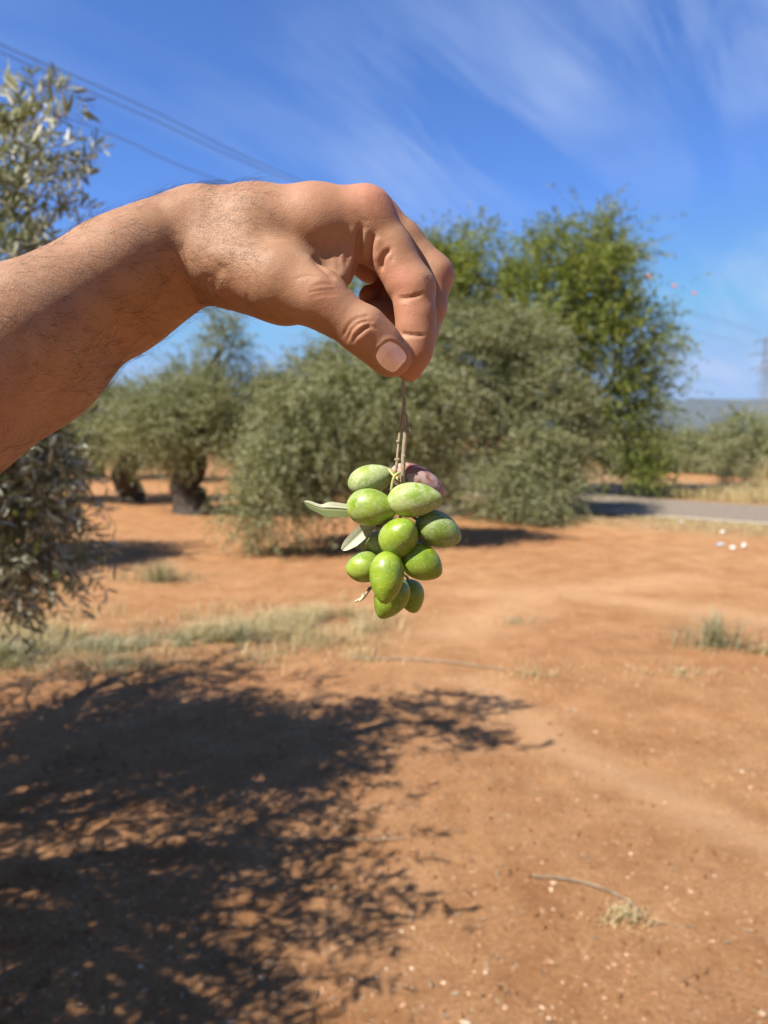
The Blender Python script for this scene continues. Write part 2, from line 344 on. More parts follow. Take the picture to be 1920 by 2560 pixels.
# ------------------------------------------------------------------ the hand (implicit surface, polygonised)
D0 = 370.0
def H(px, py, z=0.0):
    d = D0 - z; return np.array([(px - 960) / F * d, (1280 - py) / F * d, -d])
def to_world(v): return CAM + (np.asarray(v) / 1000.0) @ ROT.T
VX = 0.8
LO = np.array([-262.0, -40, -452]); HI = np.array([50.0, 172, -232])
DIM = np.ceil((HI - LO) / VX).astype(int)
AX = [LO[i] + VX * np.arange(DIM[i]) for i in range(3)]
class Field:
    def __init__(s, lo=None, hi=None):
        s.o = np.zeros(3, int) if lo is None else np.clip(((np.asarray(lo) - LO) / VX).astype(int), 0, DIM - 1)
        s.e = DIM.copy() if hi is None else np.clip(((np.asarray(hi) - LO) / VX).astype(int), 1, DIM)
        s.f = np.full(s.e - s.o, 30.0, np.float32)
    def cap(s, a, b, r1, r2, k=6.0, sz=1.0, pad=14):
        a = np.asarray(a, float); b = np.asarray(b, float); rm = max(r1, r2) * max(1, sz) + pad + k
        lo = np.clip(((np.minimum(a, b) - rm - LO) / VX).astype(int), s.o, s.e); hi = np.clip(((np.maximum(a, b) + rm - LO) / VX).astype(int) + 1, s.o, s.e)
        if (hi <= lo).any(): return s
        x = AX[0][lo[0]:hi[0]][:, None, None].astype(np.float32); y = AX[1][lo[1]:hi[1]][None, :, None].astype(np.float32); z = AX[2][lo[2]:hi[2]][None, None, :].astype(np.float32)
        v = b - a; l2 = v @ v + 1e-6
        tt = np.clip(((x - a[0]) * v[0] + (y - a[1]) * v[1] + (z - a[2]) * v[2]) / l2, 0, 1)
        d = np.sqrt((x - a[0] - tt * v[0]) ** 2 + (y - a[1] - tt * v[1]) ** 2 + ((z - a[2] - tt * v[2]) / sz) ** 2) - (r1 + (r2 - r1) * tt)
        sl = tuple(slice(lo[i] - s.o[i], hi[i] - s.o[i]) for i in range(3))
        s.f[sl] = smin(s.f[sl], d.astype(np.float32), k); return s
    def chain(s, pts, k=5.0):
        for (p, r), (q, r2) in zip(pts[:-1], pts[1:]): s.cap(p, q, r, r2, k)
        return s
    def into(s, base, k):        # smooth union with the body, on this box only
        sl = tuple(slice(s.o[i], s.e[i]) for i in range(3)); return sl, smin(base[sl], s.f, k)
def smin(a, b, k):
    h = np.maximum(k - np.abs(a - b), 0) / k; return np.minimum(a, b) - h * h * k * 0.25

B = Field()
# forearm: radius side and ulna side
def off(px, py, z, up): return H(px, py, z) + up * np.array([-0.54, 0.84, 0.0])
B.chain([(off(525, 590, 0, 2), 17), (off(430, 628, 6, 5.4), 16.8), (off(365, 667, 12, 8.2), 18.4), (off(300, 705, 18, 7.6), 20), (off(65, 872, 40, 9), 26), (off(-230, 1075, 68, 8), 30), (off(-400, 1190, 90, 4), 30)], 8)
B.chain([(off(505, 600, -34, 0), 19.5), (off(420, 645, -28, -0.5), 21.5), (off(300, 705, -12, -2.0), 26.5), (off(65, 872, 10, -2.5), 33), (off(-230, 1075, 46, -2), 35.5)], 12)
B.cap(H(395, 585, 2), H(480, 550, 0), 12, 11, 12)          # tendons over the radius
B.cap(H(330, 800, -8), H(490, 705, -6), 12, 12, 14)          # palmar tendons
# metacarpals
B.chain([(H(500, 578, -2), 19.5), (H(640, 572, 0), 19.2), (H(790, 562, 0), 17.5), (H(906, 549, 0), 14.2)], 9)
B.chain([(H(500, 580, -20), 18.5), (H(930, 554, -21), 13.6)], 10)
B.chain([(H(500, 590, -38), 18), (H(900, 578, -41), 12.5)], 10)
B.chain([(H(500, 605, -52), 17), (H(845, 605, -57), 11.5)], 10)
B.cap(H(560, 660, -44), H(770, 640, -50), 18, 13, 10)      # hypothenar
B.cap(H(600, 640, -20), H(800, 615, -24), 17, 12, 10)      # palm
# thenar and thumb metacarpal
B.cap(H(545, 655, 8), H(700, 706, 15), 16.5, 16.5, 10)
B.cap(H(700, 706, 15), H(792, 742, 20), 16.0, 12.2, 8)
B.cap(H(600, 690, -2), H(720, 727, 2), 16.5, 15.5, 10)
B.cap(H(610, 700, -18), H(700, 715, -18), 14, 12, 10)
# first web
B.cap(H(630, 622, 3), H(760, 612, -3), 16, 11.0, 10)
B.cap(H(760, 612, -3), H(865, 592, -2), 11, 9, 8)
B.cap(H(750, 655, 0), H(842, 668, 1), 10, 7.0, 8)
B.cap(H(868, 575, 1), H(850, 690, 5), 8.5, 5.5, 7)
B.cap(H(905, 600, -4), H(935, 625, -6), 10.5, 8.0, 5)       # pad at the base of the index finger
base = B.f
hand_lo = H(740, 1000, -75) - 12; hand_hi = H(1150, 450, 40) + 12
def finger(pts, k, kin=4.0):
    P = np.array([p for p, r in pts]); rm = max(r for p, r in pts) + 16
    f = Field(P.min(0) - rm, P.max(0) + rm); f.chain(pts, kin); return f
thumb = finger([(H(790, 741, 20), 11.8), (H(850, 788, 20), 10.0), (H(908, 826, 20), 10.8), (H(945, 858, 17), 9.9), (H(972, 887, 13.5), 9.9)], 8)
thumb.cap(H(985, 893, 9.0), H(965, 880, 8), 8.3, 8.5, 4)
index = finger([(H(914, 540, 0), 13.6), (H(975, 625, 1), 10.6), (H(1033, 720, 3), 10.2), (H(1041, 790, 3), 8.8), (H(1040, 838, 2.5), 8.7), (H(1035, 880, 2), 8.1), (H(1024, 921, 1), 6.4)], 6)
index.cap(H(985, 660, 3), H(1005, 705, 4), 8.2, 7.6, 4)     # fleshy pad of the first joint
index.cap(H(1022, 760, 5), H(1028, 810, 5), 6.8, 6.6, 3.0)
index.cap(H(1018, 870, 3), H(1013, 905, 2), 6.4, 5.8, 3.0)
middle = finger([(H(926, 548, -22), 13.0), (H(1000, 605, -22), 11.0), (H(1082, 688, -22), 10.2), (H(1070, 770, -19), 8.8), (H(1050, 830, -16), 8.4), (H(1030, 890, -12), 7.0)], 6)
ring = finger([(H(905, 580, -42), 11.5), (H(1010, 672, -42), 9.6), (H(1000, 735, -38), 8.2), (H(965, 790, -32), 7.8), (H(925, 780, -26), 6.5)], 6)
pinky = finger([(H(850, 605, -57), 10.0), (H(925, 665, -58), 8.4), (H(975, 690, -52), 7.4), (H(960, 735, -46), 6.6), (H(925, 740, -40), 6.0)], 6)
total = base.copy()
for f, k in ((thumb, 9), (index, 7), (middle, 6), (ring, 6), (pinky, 6)):
    sl, v = f.into(base, k); total[sl] = np.minimum(total[sl], v)

def surface_nets(f):
    s = f < 0; n = f.shape
    cnt = np.zeros([d - 1 for d in n], np.int8); cs = [(i, j, k) for i in (0, 1) for j in (0, 1) for k in (0, 1)]
    for i, j, k in cs: cnt += s[i:n[0] - 1 + i, j:n[1] - 1 + j, k:n[2] - 1 + k]
    I = np.stack(np.where((cnt > 0) & (cnt < 8)), 1); vid = np.full(cnt.shape, -1, np.int32); vid[I[:, 0], I[:, 1], I[:, 2]] = np.arange(len(I))
    vals = {c: f[I[:, 0] + c[0], I[:, 1] + c[1], I[:, 2] + c[2]] for c in cs}
    acc = np.zeros((len(I), 3)); w = np.zeros(len(I))
    for a in cs:
        for ax in range(3):
            if a[ax]: continue
            b = list(a); b[ax] = 1; b = tuple(b); fa, fb = vals[a], vals[b]; cr = (fa < 0) != (fb < 0)
            tt = np.where(cr, fa / np.where(cr, fa - fb, 1), 0); p = np.tile(np.array(a, float), (len(I), 1)); p[:, ax] = tt
            acc[cr] += p[cr]; w += cr
    V = I + acc / w[:, None]; Q = []
    for ax in range(3):
        s0 = [slice(None)] * 3; s1 = [slice(None)] * 3; s0[ax] = slice(0, -1); s1[ax] = slice(1, None)
        o1, o2 = [(1, 2), (2, 0), (0, 1)][ax]; E = np.stack(np.where(s[tuple(s0)] != s[tuple(s1)]), 1)
        E = E[(E[:, o1] > 0) & (E[:, o2] > 0) & (E[:, o1] < n[o1] - 1) & (E[:, o2] < n[o2] - 1)]
        def g(d1, d2): e = E.copy(); e[:, o1] -= d1; e[:, o2] -= d2; return vid[e[:, 0], e[:, 1], e[:, 2]]
        q = np.stack([g(1, 1), g(0, 1), g(0, 0), g(1, 0)], 1); flip = ~s[E[:, 0], E[:, 1], E[:, 2]]; q[flip] = q[flip][:, ::-1]; Q.append(q)
    return V, np.vstack(Q)
def tri(f, V):
    i = np.clip(V.astype(int), 0, np.array(f.shape) - 2); w = V - i; r = 0
    for a in (0, 1):
        for b in (0, 1):
            for c_ in (0, 1):
                r = r + f[i[:, 0] + a, i[:, 1] + b, i[:, 2] + c_] * (w[:, 0] if a else 1 - w[:, 0]) * (w[:, 1] if b else 1 - w[:, 1]) * (w[:, 2] if c_ else 1 - w[:, 2])
    return r
def grad(f, V, e=1.0):
    g = np.stack([tri(f, V + np.eye(3)[i] * e) - tri(f, V - np.eye(3)[i] * e) for i in range(3)], 1) / (2 * e); return g
HV, HQ = surface_nets(total)
for _ in range(2):
    g_ = grad(total, HV); HV = HV - (tri(total, HV) / (np.sum(g_ * g_, 1) + 1e-6))[:, None].clip(-1.5, 1.5) * g_ * 0.9
g_ = grad(total, HV, 1.6); HN = g_ / (np.linalg.norm(g_, axis=1)[:, None] + 1e-9)
HP = LO + HV * VX                                             # camera-space millimetres
del total, base, B, thumb, index, middle, ring, pinky
scr = np.stack([960 + HP[:, 0] / -HP[:, 2] * F, 1280 - HP[:, 1] / -HP[:, 2] * F], 1)
front = np.clip((HN[:, 2] + 0.15) / 0.3, 0, 1)
def c2(pts): return [(480 + x / 2.37, 420 + y / 2.37) for x, y in pts]
CREASES = [   # polyline, width mm, depth mm (a negative depth is a ridge)
    ([(700, 520), (745, 560), (800, 610), (862, 668)], 3.0, 0.7), ([(720, 540), (790, 600), (855, 662)], 1.3, 0.8),
    ([(1000, 340), (990, 420), (987, 520), (975, 605), (935, 705)], 1.6, 2.4), ([(1085, 385), (1060, 440), (1050, 520), (1052, 590)], 1.6, 1.4),
    ([(1180, 478), (1140, 512), (1122, 560), (1120, 620)], 1.3, 1.8), ([(925, 370), (930, 470), (905, 600)], 2.0, 0.7), ([(860, 420), (866, 520), (872, 640)], 1.5, 0.5),
    ([(955, 330), (958, 450), (945, 590)], 1.6, -0.5), ([(1035, 350), (1020, 440), (1018, 560)], 2.0, -0.6), ([(1110, 400), (1095, 470), (1090, 560)], 2.0, -0.6),
    ([(1222, 770), (1290, 766), (1365, 745)], 0.9, 1.0), ([(1225, 790), (1290, 785)], 0.8, 0.4), ([(1243, 978), (1300, 990), (1380, 992)], 0.9, 0.9),
    ([(895, 1000), (930, 935), (985, 890), (1050, 875)], 0.9, 0.9), ([(915, 1030), (950, 960), (1005, 915), (1075, 905)], 0.9, 0.9), ([(945, 1040), (985, 980), (1040, 940), (1090, 950)], 0.8, 0.8),
    ([(975, 1000), (1020, 960), (1065, 915)], 0.7, 0.6), ([(905, 970), (965, 905), (1030, 865)], 0.8, -0.4), ([(935, 1000), (975, 940), (1040, 920)], 0.8, -0.5),
    ([(480, 840), (530, 880), (600, 920)], 1.0, 0.45), ([(320, 740), (345, 800), (375, 850)], 1.2, 0.25),
    ([(690, 715), (760, 690), (850, 690)], 0.8, 0.35), ([(680, 740), (770, 725), (870, 720)], 0.8, 0.35), ([(700, 765), (780, 750), (870, 745)], 0.8, 0.3), ([(600, 660), (680, 640), (760, 650)], 0.8, 0.25),
    ([(115, 735), (140, 650), (190, 560)], 3.0, 0.6), ([(60, 700), (90, 620)], 2.2, 0.5),
    ([(1395, 640), (1420, 690), (1432, 740)], 0.8, 0.5), ([(1375, 640), (1405, 700), (1415, 750)], 0.8, 0.4), ([(1190, 500), (1180, 560)], 1.0, 0.3),
    ([(1000, 170), (1060, 200), (1090, 250)], 1.0, 0.15), ([(960, 250), (1000, 300), (1060, 320)], 1.0, 0.2)]
HN0 = HN.copy(); disp = np.zeros(len(HP))
for pts, w, d in CREASES:
    P2 = spline(np.array(c2(pts)), 24); dm = np.full(len(HP), 1e9)
    box = (scr[:, 0] > P2[:, 0].min() - 40) & (scr[:, 0] < P2[:, 0].max() + 40) & (scr[:, 1] > P2[:, 1].min() - 40) & (scr[:, 1] < P2[:, 1].max() + 40) & (front > 0) & (HP[:, 2] > -D0 - 12)
    k = np.where(box)[0]; taper = np.ones(len(k)); b_ = np.full(len(k), 1e9)
    for i in range(len(P2) - 1):
        dd = seg_d(scr[k, 0], scr[k, 1], P2[i], P2[i + 1]); s_ = dd < b_; b_[s_] = dd[s_]; u = i / (len(P2) - 2); taper[s_] = min(1, 4 * u + .15, 4 * (1 - u) + .15)
    disp[k] -= d * np.exp(-(b_ * 0.195 / w) ** 2) * taper * front[k]
# gentle muscle, tendon and vein relief
q = HP * 0.06
disp += 0.20 * fbm(q[:, 0] * 1.2 + q[:, 2], q[:, 1] * 1.2, 3) + 0.14 * fbm(q[:, 0] * 5 + q[:, 2] * 4, q[:, 1] * 5, 3)
# nail bed: a groove round the nail
NC = np.array([978.0, 892.0]); nd = np.array([0.74, 0.67]); npd = np.array([-nd[1], nd[0]])
uv = np.stack([(scr - NC) @ nd / 35.0, (scr - NC) @ npd / 32.0], 1); rr = (np.abs(uv[:, 0]) ** 3 + np.abs(uv[:, 1]) ** 3) ** (1 / 3)
nl_ = (HP[:, 2] > -D0 + 8) & (front > 0)
disp -= np.where(nl_, 0.95 * np.clip((1.05 - rr) / 0.12, 0, 1) - 0.45 * np.exp(-((rr - 1.2) / 0.13) ** 2), 0)
HP = HP + HN * disp[:, None]
pink = np.zeros(len(HP))
for px, py, rad, a in ((975, 885, 60, .35), (1030, 920, 60, .75), (1000, 700, 50, .8), (1015, 790, 55, .7), (940, 485, 65, .8), (880, 510, 60, .4), (800, 735, 60, .45), (900, 830, 50, .45), (935, 640, 50, .55), (1130, 690, 45, .5), (890, 640, 45, .5), (560, 770, 90, .2), (930, 690, 60, .9)):
    pink = np.maximum(pink, a * np.exp(-((scr[:, 0] - px) ** 2 + (scr[:, 1] - py) ** 2) / rad ** 2))
pink = np.maximum(pink, np.where(nl_, 1.0 * np.exp(-(((scr[:, 0] - 982) / 8) ** 2 + ((scr[:, 1] - 846) / 6) ** 2)), 0))
HWd = to_world(HP)
org = to_world(H(500, 600, -18))
person = mesh_obj('person', HWd, HQ, M_skin, origin=org)
tag(person, 'bare hairy forearm and hand reaching in and pinching the olive stem between thumb and finger', 'person')
a_ = person.data.attributes.new('pink', 'FLOAT', 'POINT'); a_.data.foreach_set('value', pink.astype(np.float32))
print('hand verts', len(HP))
# nail plate, cast onto the thumb along the nail's own normal
m_ = (HP[:, 2] > -D0 + 4) & (np.abs(scr[:, 0] - 978) < 70) & (np.abs(scr[:, 1] - 890) < 70)
mi = np.where(m_, np.cumsum(m_) - 1, -1); mq = mi[HQ]; mq = mq[(mq >= 0).all(1)]
bvh = BVHTree.FromPolygons([Vector(v) for v in HP[m_]], mq.tolist())
nu, nv = 40, 18; NVt = []; nat = []
for i in range(nu + 1):
    for j in range(nv + 1):
        a, b = 2 * i / nu - 1, 2 * j / nv - 1
        ra, rb = a * math.sqrt(1 - b * b * 0.36), b * math.sqrt(1 - a * a * 0.40)
        px = NC + nd * ra * 36 + npd * rb * 33
        d_ = H(px[0], px[1], 0); d_ = d_ / np.linalg.norm(d_)
        hit = bvh.ray_cast(Vector((0, 0, 0)), Vector(d_))
        P_ = np.array(hit[0]) if hit[0] else H(px[0], px[1], 22)
        nat.append((a + 1) / 2 - 0.10 * b * b); rim = max(abs(a), abs(b)); NVt.append(P_ - d_ * (0.75 * (1 - rim ** 6) + 0.05))
NVt = np.array(NVt).reshape(nu + 1, nv + 1, 3)
for _ in range(6):
    NVt[1:-1, 1:-1] = 0.5 * NVt[1:-1, 1:-1] + 0.125 * (NVt[2:, 1:-1] + NVt[:-2, 1:-1] + NVt[1:-1, 2:] + NVt[1:-1, :-2])
ii = np.arange((nu + 1) * (nv + 1)).reshape(nu + 1, nv + 1)
mesh_obj('thumbnail', to_world(NVt.reshape(-1, 3)) - org, np.stack([ii[:-1, :-1], ii[1:, :-1], ii[1:, 1:], ii[:-1, 1:]], -1).reshape(-1, 4), M_nail, person, rnd=nat)
# arm hair
w_ = np.zeros(len(HP)); sx, sy = scr[:, 0], scr[:, 1]
w_ += (sx < 640) * 1.0 + ((sx >= 640) & (sx < 690) & (sy < 600)) * 0.2 + (HP[:, 2] < -D0 - 14) * (sx > 900) * 0.10
w_ += ((np.abs(HN0[:, 2]) < 0.35) & (HN0[:, 1] < 0) & (sx < 480) & (sx > 200)) * 0.35
w_ *= np.where(sx < 480, 0.75, 1.15) * np.where((sx > 540) & (sy > 700), 0.1, 1) * np.clip(vnoise(HP[:, 0] * 0.12 + 7, HP[:, 1] * 0.12) * 1.6, 0.25, 1)
ids = rng.choice(len(HP), 6500, p=w_ / w_.sum())
adir = H(500, 600) - H(0, 930, 40); adir /= np.linalg.norm(adir); hb = []; nseg = 5
hp = HP[ids]; hn = HN0[ids]; side = np.cross(hn, adir)
sgn = np.where(sy[ids] > 640, -1, 1)
dirs = adir * (0.75 + 0.3 * rng.normal(size=(len(ids), 1))) + side * (0.38 * rng.normal(size=(len(ids), 1)) - 0.25) + np.array([0, -0.35, 0]) * (np.abs(rng.normal(size=(len(ids), 1))))
dirs -= hn * np.sum(dirs * hn, 1)[:, None]; dirs /= np.linalg.norm(dirs, axis=1)[:, None] + 1e-9
lift = (0.25 + 0.35 * rng.random(len(ids)))[:, None]; ln = (5 + 8 * rng.random(len(ids)))[:, None]; curl = rng.normal(size=(len(ids), 1)) * 0.55
V0 = []; 
for s_ in range(nseg):
    u = s_ / (nseg - 1); cdir = dirs * u + np.cross(hn, dirs) * curl * u * u + hn * (lift * u * (1.25 - 0.95 * u))
    cpt = hp - hn * 0.2 * (s_ == 0) + cdir * ln
    rad = 0.046 * (1 - 0.75 * u)
    e1 = np.cross(dirs, hn); e2 = hn
    for a in (0, 2.094, 4.189): V0.append(cpt + (e1 * math.cos(a) + e2 * math.sin(a)) * rad)
V0 = np.stack(V0, 1); nh = len(ids); HVt = V0.reshape(-1, 3); fq = []
for s_ in range(nseg - 1):
    for a in range(3): fq.append([s_ * 3 + a, s_ * 3 + (a + 1) % 3, s_ * 3 + 3 + (a + 1) % 3, s_ * 3 + 3 + a])
fq = (np.array(fq)[None] + (np.arange(nh) * nseg * 3)[:, None, None]).reshape(-1, 4)
tag(mesh_obj('arm_hair', to_world(HVt) - org, fq, M_hair, person), kind='stuff')

# ------------------------------------------------------------------ the sprig of olives
m, t, p, o = new_mat('olive_skin'); M_olive = m
oi = N(t, 'ShaderNodeObjectInfo'); osep = N(t, 'ShaderNodeSeparateColor'); L(t, oi.outputs['Color'], osep.inputs[0]); c = objco(t)
seed = N(t, 'ShaderNodeVectorMath', operation='ADD'); L(t, c, seed.inputs[0])
rv = N(t, 'ShaderNodeCombineXYZ'); L(t, oi.outputs['Random'], rv.inputs[0]); L(t, oi.outputs['Random'], rv.inputs[1]); L(t, rv.outputs[0], seed.inputs[1]); sv = seed.outputs[0]
n_a = noise(t, sv, 90, 3); col = ramp(t, n_a, [(0.32, (0.135, 0.240, 0.008)), (0.68, (0.270, 0.365, 0.018))])
col = mixc(t, mth(t, 'MULTIPLY', osep.outputs[1], 0.85), col, (0.055, 0.135, 0.012))
vl = N(t, 'ShaderNodeTexVoronoi', i_Scale=800.0); L(t, sv, vl.inputs['Vector']); vs = N(t, 'ShaderNodeSeparateColor'); L(t, vl.outputs['Color'], vs.inputs[0])
dots = mth(t, 'MULTIPLY', rng_map(t, vl.outputs['Distance'], 0.36, 0.18), rng_map(t, vs.outputs[0], 0.35, 0.75))
col = mixc(t, mth(t, 'MULTIPLY', dots, 0.48), col, (0.50, 0.58, 0.22))
nb = noise(t, sv, 130, 6, 0.7, 0.8); nb2 = noise(t, sv, 700, 4, 0.7)
blm = mth(t, 'MULTIPLY', mth(t, 'ADD', rng_map(t, nb, 0.60, 0.42), mth(t, 'MULTIPLY', osep.outputs[0], 0.35)), mth(t, 'ADD', mth(t, 'MULTIPLY', osep.outputs[0], 1.0), 0.10), True); bl2 = mth(t, 'MULTIPLY', blm, rng_map(t, nb2, 0.32, 0.62, 0.25, 1.0))
col = mixc(t, mth(t, 'MULTIPLY', bl2, 0.88), col, (0.44, 0.49, 0.31))
col = mixc(t, mth(t, 'MULTIPLY', rng_map(t, noise(t, sv, 210, 5, 0.7), 0.66, 0.74), 0.4), col, (0.20, 0.22, 0.03))
L(t, col, p.inputs['Base Color']); L(t, rng_map(t, bl2, 0, 0.6, 0.30, 0.70), p.inputs['Roughness'])
p.inputs['Subsurface Weight'].default_value = 0.12; p.inputs['Subsurface Radius'].default_value = (0.6, 1.0, 0.2); p.inputs['Subsurface Scale'].default_value = 0.003
bump(t, p, mth(t, 'ADD', noise(t, sv, 500, 4, 0.6), mth(t, 'MULTIPLY', dots, 0.3)), 0.25, 0.0004)
m, t, p, o = new_mat('olive_skin_purple'); M_purple = m
c = objco(t); n_a = noise(t, c, 140, 5, 0.65, 0.8); col = ramp(t, n_a, [(0.40, (0.46, 0.34, 0.31)), (0.50, (0.38, 0.235, 0.20)), (0.54, (0.30, 0.12, 0.075)), (0.75, (0.25, 0.085, 0.045))])
vl = N(t, 'ShaderNodeTexVoronoi', i_Scale=900.0); L(t, c, vl.inputs['Vector'])
col = mixc(t, rng_map(t, vl.outputs['Distance'], 0.28, 0.14, 0, 0.6), col, (0.48, 0.33, 0.30)); L(t, col, p.inputs['Base Color']); p.inputs['Roughness'].default_value = 0.5
bump(t, p, noise(t, c, 500, 4), 0.25, 0.0004)
M_pedicel = flat_mat('green_stalk', (0.36, 0.38, 0.13), 0.55, 0, 0.2, 300)
m, t, p, o = new_mat('stem_bark'); M_stem = m
c = objco(t); nn = noise(t, c, 500, 5, 0.7); L(t, ramp(t, nn, [(0.3, (0.21, 0.165, 0.105)), (0.55, (0.33, 0.275, 0.185)), (0.75, (0.42, 0.37, 0.26))]), p.inputs['Base Color']); p.inputs['Roughness'].default_value = 0.8; bump(t, p, nn, 0.6, 0.0005)
def c3(x, y, z=0.0): return H(720 + x / 3.16, 900 + y / 3.16, z)
sorg = to_world(c3(912, 110, 2))
sprig = empty('olive_sprig', sorg)
tag(sprig, 'cut olive twig with a cluster of green olives hanging from the fingertips', 'olive sprig')
K3 = 0.0616
def olive_mesh(a, b, k):
    nu, nv = 40, 36; u = -np.cos(np.linspace(0.0, math.pi, nu + 1)); r = np.sqrt(np.clip(1 - u * u, 0, 1)) * (1 - 0.13 * u + 0.03 * u * u)
    x = a * (u + 0.085 * np.clip((u - 0.72) / 0.28, 0, 1) ** 2); x = x - a * 0.03 * np.clip((-u - 0.9) / 0.1, 0, 1)
    th = np.linspace(0, 2 * math.pi, nv, endpoint=False)
    rr = b * r[:, None] * (1 + 0.035 * (vnoise(u[:, None] * 1.6 + 9 * k, np.cos(th)[None] * 1.3 + 3 * k) - 0.5) + 0.03 * (vnoise(u[:, None] * 1.6 + 5 * k, np.sin(th)[None] * 1.3 + k) - 0.5))
    V = np.stack([np.broadcast_to(x[:, None], rr.shape), rr * np.cos(th), rr * np.sin(th)], -1).reshape(-1, 3)
    i = np.arange((nu + 1) * nv).reshape(nu + 1, nv); j = np.roll(i, -1, 1)
    return V, np.stack([i[:-1], j[:-1], j[1:], i[1:]], -1).reshape(-1, 4)
OL = [  # centre in the crop, half length, half width, direction of the tip, tilt to the viewer, depth, bloom, darkness, label
    (655, 945, 186, 122, 16, -10, -9, 1.0, 0.10, 'pale green olive with white bloom, upper left of the cluster'),
    (1022, 962, 232, 128, -24, -8, -11, 0, 0, 'purple brown speckled olive behind the stem'),
    (658, 1165, 192, 146, -6, 10, 4, 0.35, 0.0, None),
    (996, 1104, 202, 135, 2, 6, 8, 0.70, 0.0, None),
    (1186, 1338, 182, 138, -26, 6, 3, 0.45, 0.60, None),
    (877, 1397, 166, 146, 48, 35, 7.5, 0.15, 0.05, None),
    (690, 1452, 122, 100, 196, 0, -12, 0.85, 0.1, None),
    (598, 1637, 136, 124, 188, 10, -4, 0.2, 0.1, None),
    (778, 1712, 194, 133, -93, 14, 12, 0.05, 0.0, None),
    (1054, 1598, 168, 140, -32, 10, 4, 0.05, 0.05, None),
    (815, 1872, 178, 136, -118, 0, -7, 0.0, 0.20, None),
    (972, 1862, 136, 112, -78, 0, -19, 0.0, 0.30, None)]
ped = MB(); stems = [c3(905, 970, -1), c3(893, 1150, -4), c3(880, 1350, -6), c3(868, 1550, -7), c3(855, 1720, -8)]
for k, (x, y, a, b, ang, tilt, z, bloom, dark, lab) in enumerate(OL):
    V, Q = olive_mesh(a * K3 / 1000, b * K3 / 1000, k + 1)
    ca, ct = R(ang), R(tilt); ax = np.array([math.cos(ca) * math.cos(ct), math.sin(ca) * math.cos(ct), math.sin(ct)])
    up = np.array([0, 0, 1.0]) - ax * ax[2]; up /= np.linalg.norm(up); e3 = np.cross(ax, up)
    wR = ROT @ np.stack([ax, up, e3], 1)
    o_ = mesh_obj('olive', V, Q, M_purple if k == 1 else M_olive, sprig)
    o_.matrix_local = Matrix.Translation(Vector(to_world(c3(x, y, z)) - sorg)) @ Matrix(wR.tolist()).to_4x4()
    o_.color = (bloom, dark, 0, 1)
    if lab: tag(o_, lab)
    cc = c3(x, y, z); ax = -ax if k in (0, 2) else ax; bp = cc - ax * a * K3 * 0.98
    st = min(stems, key=lambda s: np.linalg.norm(s - bp)); mid_ = (bp + st) / 2 - ax * 2.5
    ped.tube(to_world(spline([bp + ax * 0.8, bp - ax * 1.6, mid_, st], 9)) - sorg, 0.00075, 7)
ped.tube(to_world(spline([c3(884, 893, 2), c3(850, 908, 3), c3(828, 955, 3.5), c3(815, 1040, 3)], 10)) - sorg, np.linspace(0.0008, 0.0007, 10), 8)
ped.build('stalk', M_pedicel, sprig)
sm = MB()
def stube(pts, r0, r1, n=22, jit=0.06): sm.tube(to_world(spline([c3(*q) for q in pts], n)) - sorg, np.linspace(r0, r1, n), 10, jit)
stube([(915, 60, 3.5), (913, 130, 2.5), (913, 230, 1), (920, 330, 1), (915, 450, 1), (930, 560, 1), (922, 660, 1), (908, 800, 0), (908, 900, 0), (905, 980, -1), (893, 1150, -4), (880, 1350, -6), (868, 1550, -7), (850, 1740, -8)], 0.00075, 0.0008, 40)
sm.tube(to_world(spline([c3(920, 340, 1), c3(918, 470, 1), c3(928, 560, 1), c3(915, 720, 0.5), c3(908, 860, 0), c3(905, 970, -1)], 20)) - sorg, np.linspace(0.0009, 0.00125, 20), 10, 0.05)
stube([(906, 380, 0.5), (893, 470, 0), (880, 600, 0), (868, 720, 0.5), (858, 830, 0.5), (845, 892, 0)], 0.0004, 0.00085, 22)
stube([(938, 430, 1), (944, 500, 0.5), (950, 560, 0.5), (948, 600, 1)], 0.0003, 0.0004, 8)
stube([(935, 585, 1), (958, 578, 1.5), (978, 590, 2)], 0.0006, 0.0004, 6)
for x, y, z, rr_ in ((868, 645, 1, .0009), (872, 785, 1.2, .0009), (853, 790, 1, .0008), (922, 320, 2.2, .0009), (935, 530, 2, .0009), (918, 760, 1.6, .0009), (838, 888, 1, .0011), (848, 875, 1, .0009)):
    stube([(x - 7, y - 6, z - .4), (x, y, z), (x + 6, y + 7, z - .4)], rr_ * .6, rr_ * .7, 5)
stube([(905, 1590, -8), (760, 1740, -9), (665, 1790, -6), (610, 1855, -3), (585, 1885, -2)], 0.0006, 0.0009, 14)
sm.build('stem', M_stem, sprig)
tw = MB()
def ttube(pts, r0, r1, n=9): tw.tube(to_world(spline([c3(*q) for q in pts], n)) - sorg, np.linspace(r0, r1, n), 8, 0.08)
ttube([(600, 1860, -2.6), (585, 1882, -2), (560, 1895, -1.5), (527, 1912, -1)], 0.0011, 0.0005); ttube([(590, 1880, -2), (572, 1898, -1), (568, 1903, 0)], 0.0008, 0.0005, 5)
ttube([(665, 1792, -6), (642, 1800, -5.5), (634, 1806, -5)], 0.0005, 0.0004, 5); ttube([(602, 1862, -2.4), (594, 1850, -2), (590, 1846, -2)], 0.0007, 0.0004, 5)
tag(tw.build('twig_end', flat_mat('bare_wood', (0.50, 0.43, 0.30), 0.7, 0, 0.2, 400), sprig), 'bare pale forked twig end, no olive on it')
m, t, p, o = new_mat('sprig_leaf'); M_sleaf = m
g = N(t, 'ShaderNodeNewGeometry'); nn = noise(t, objco(t), 600, 4); 
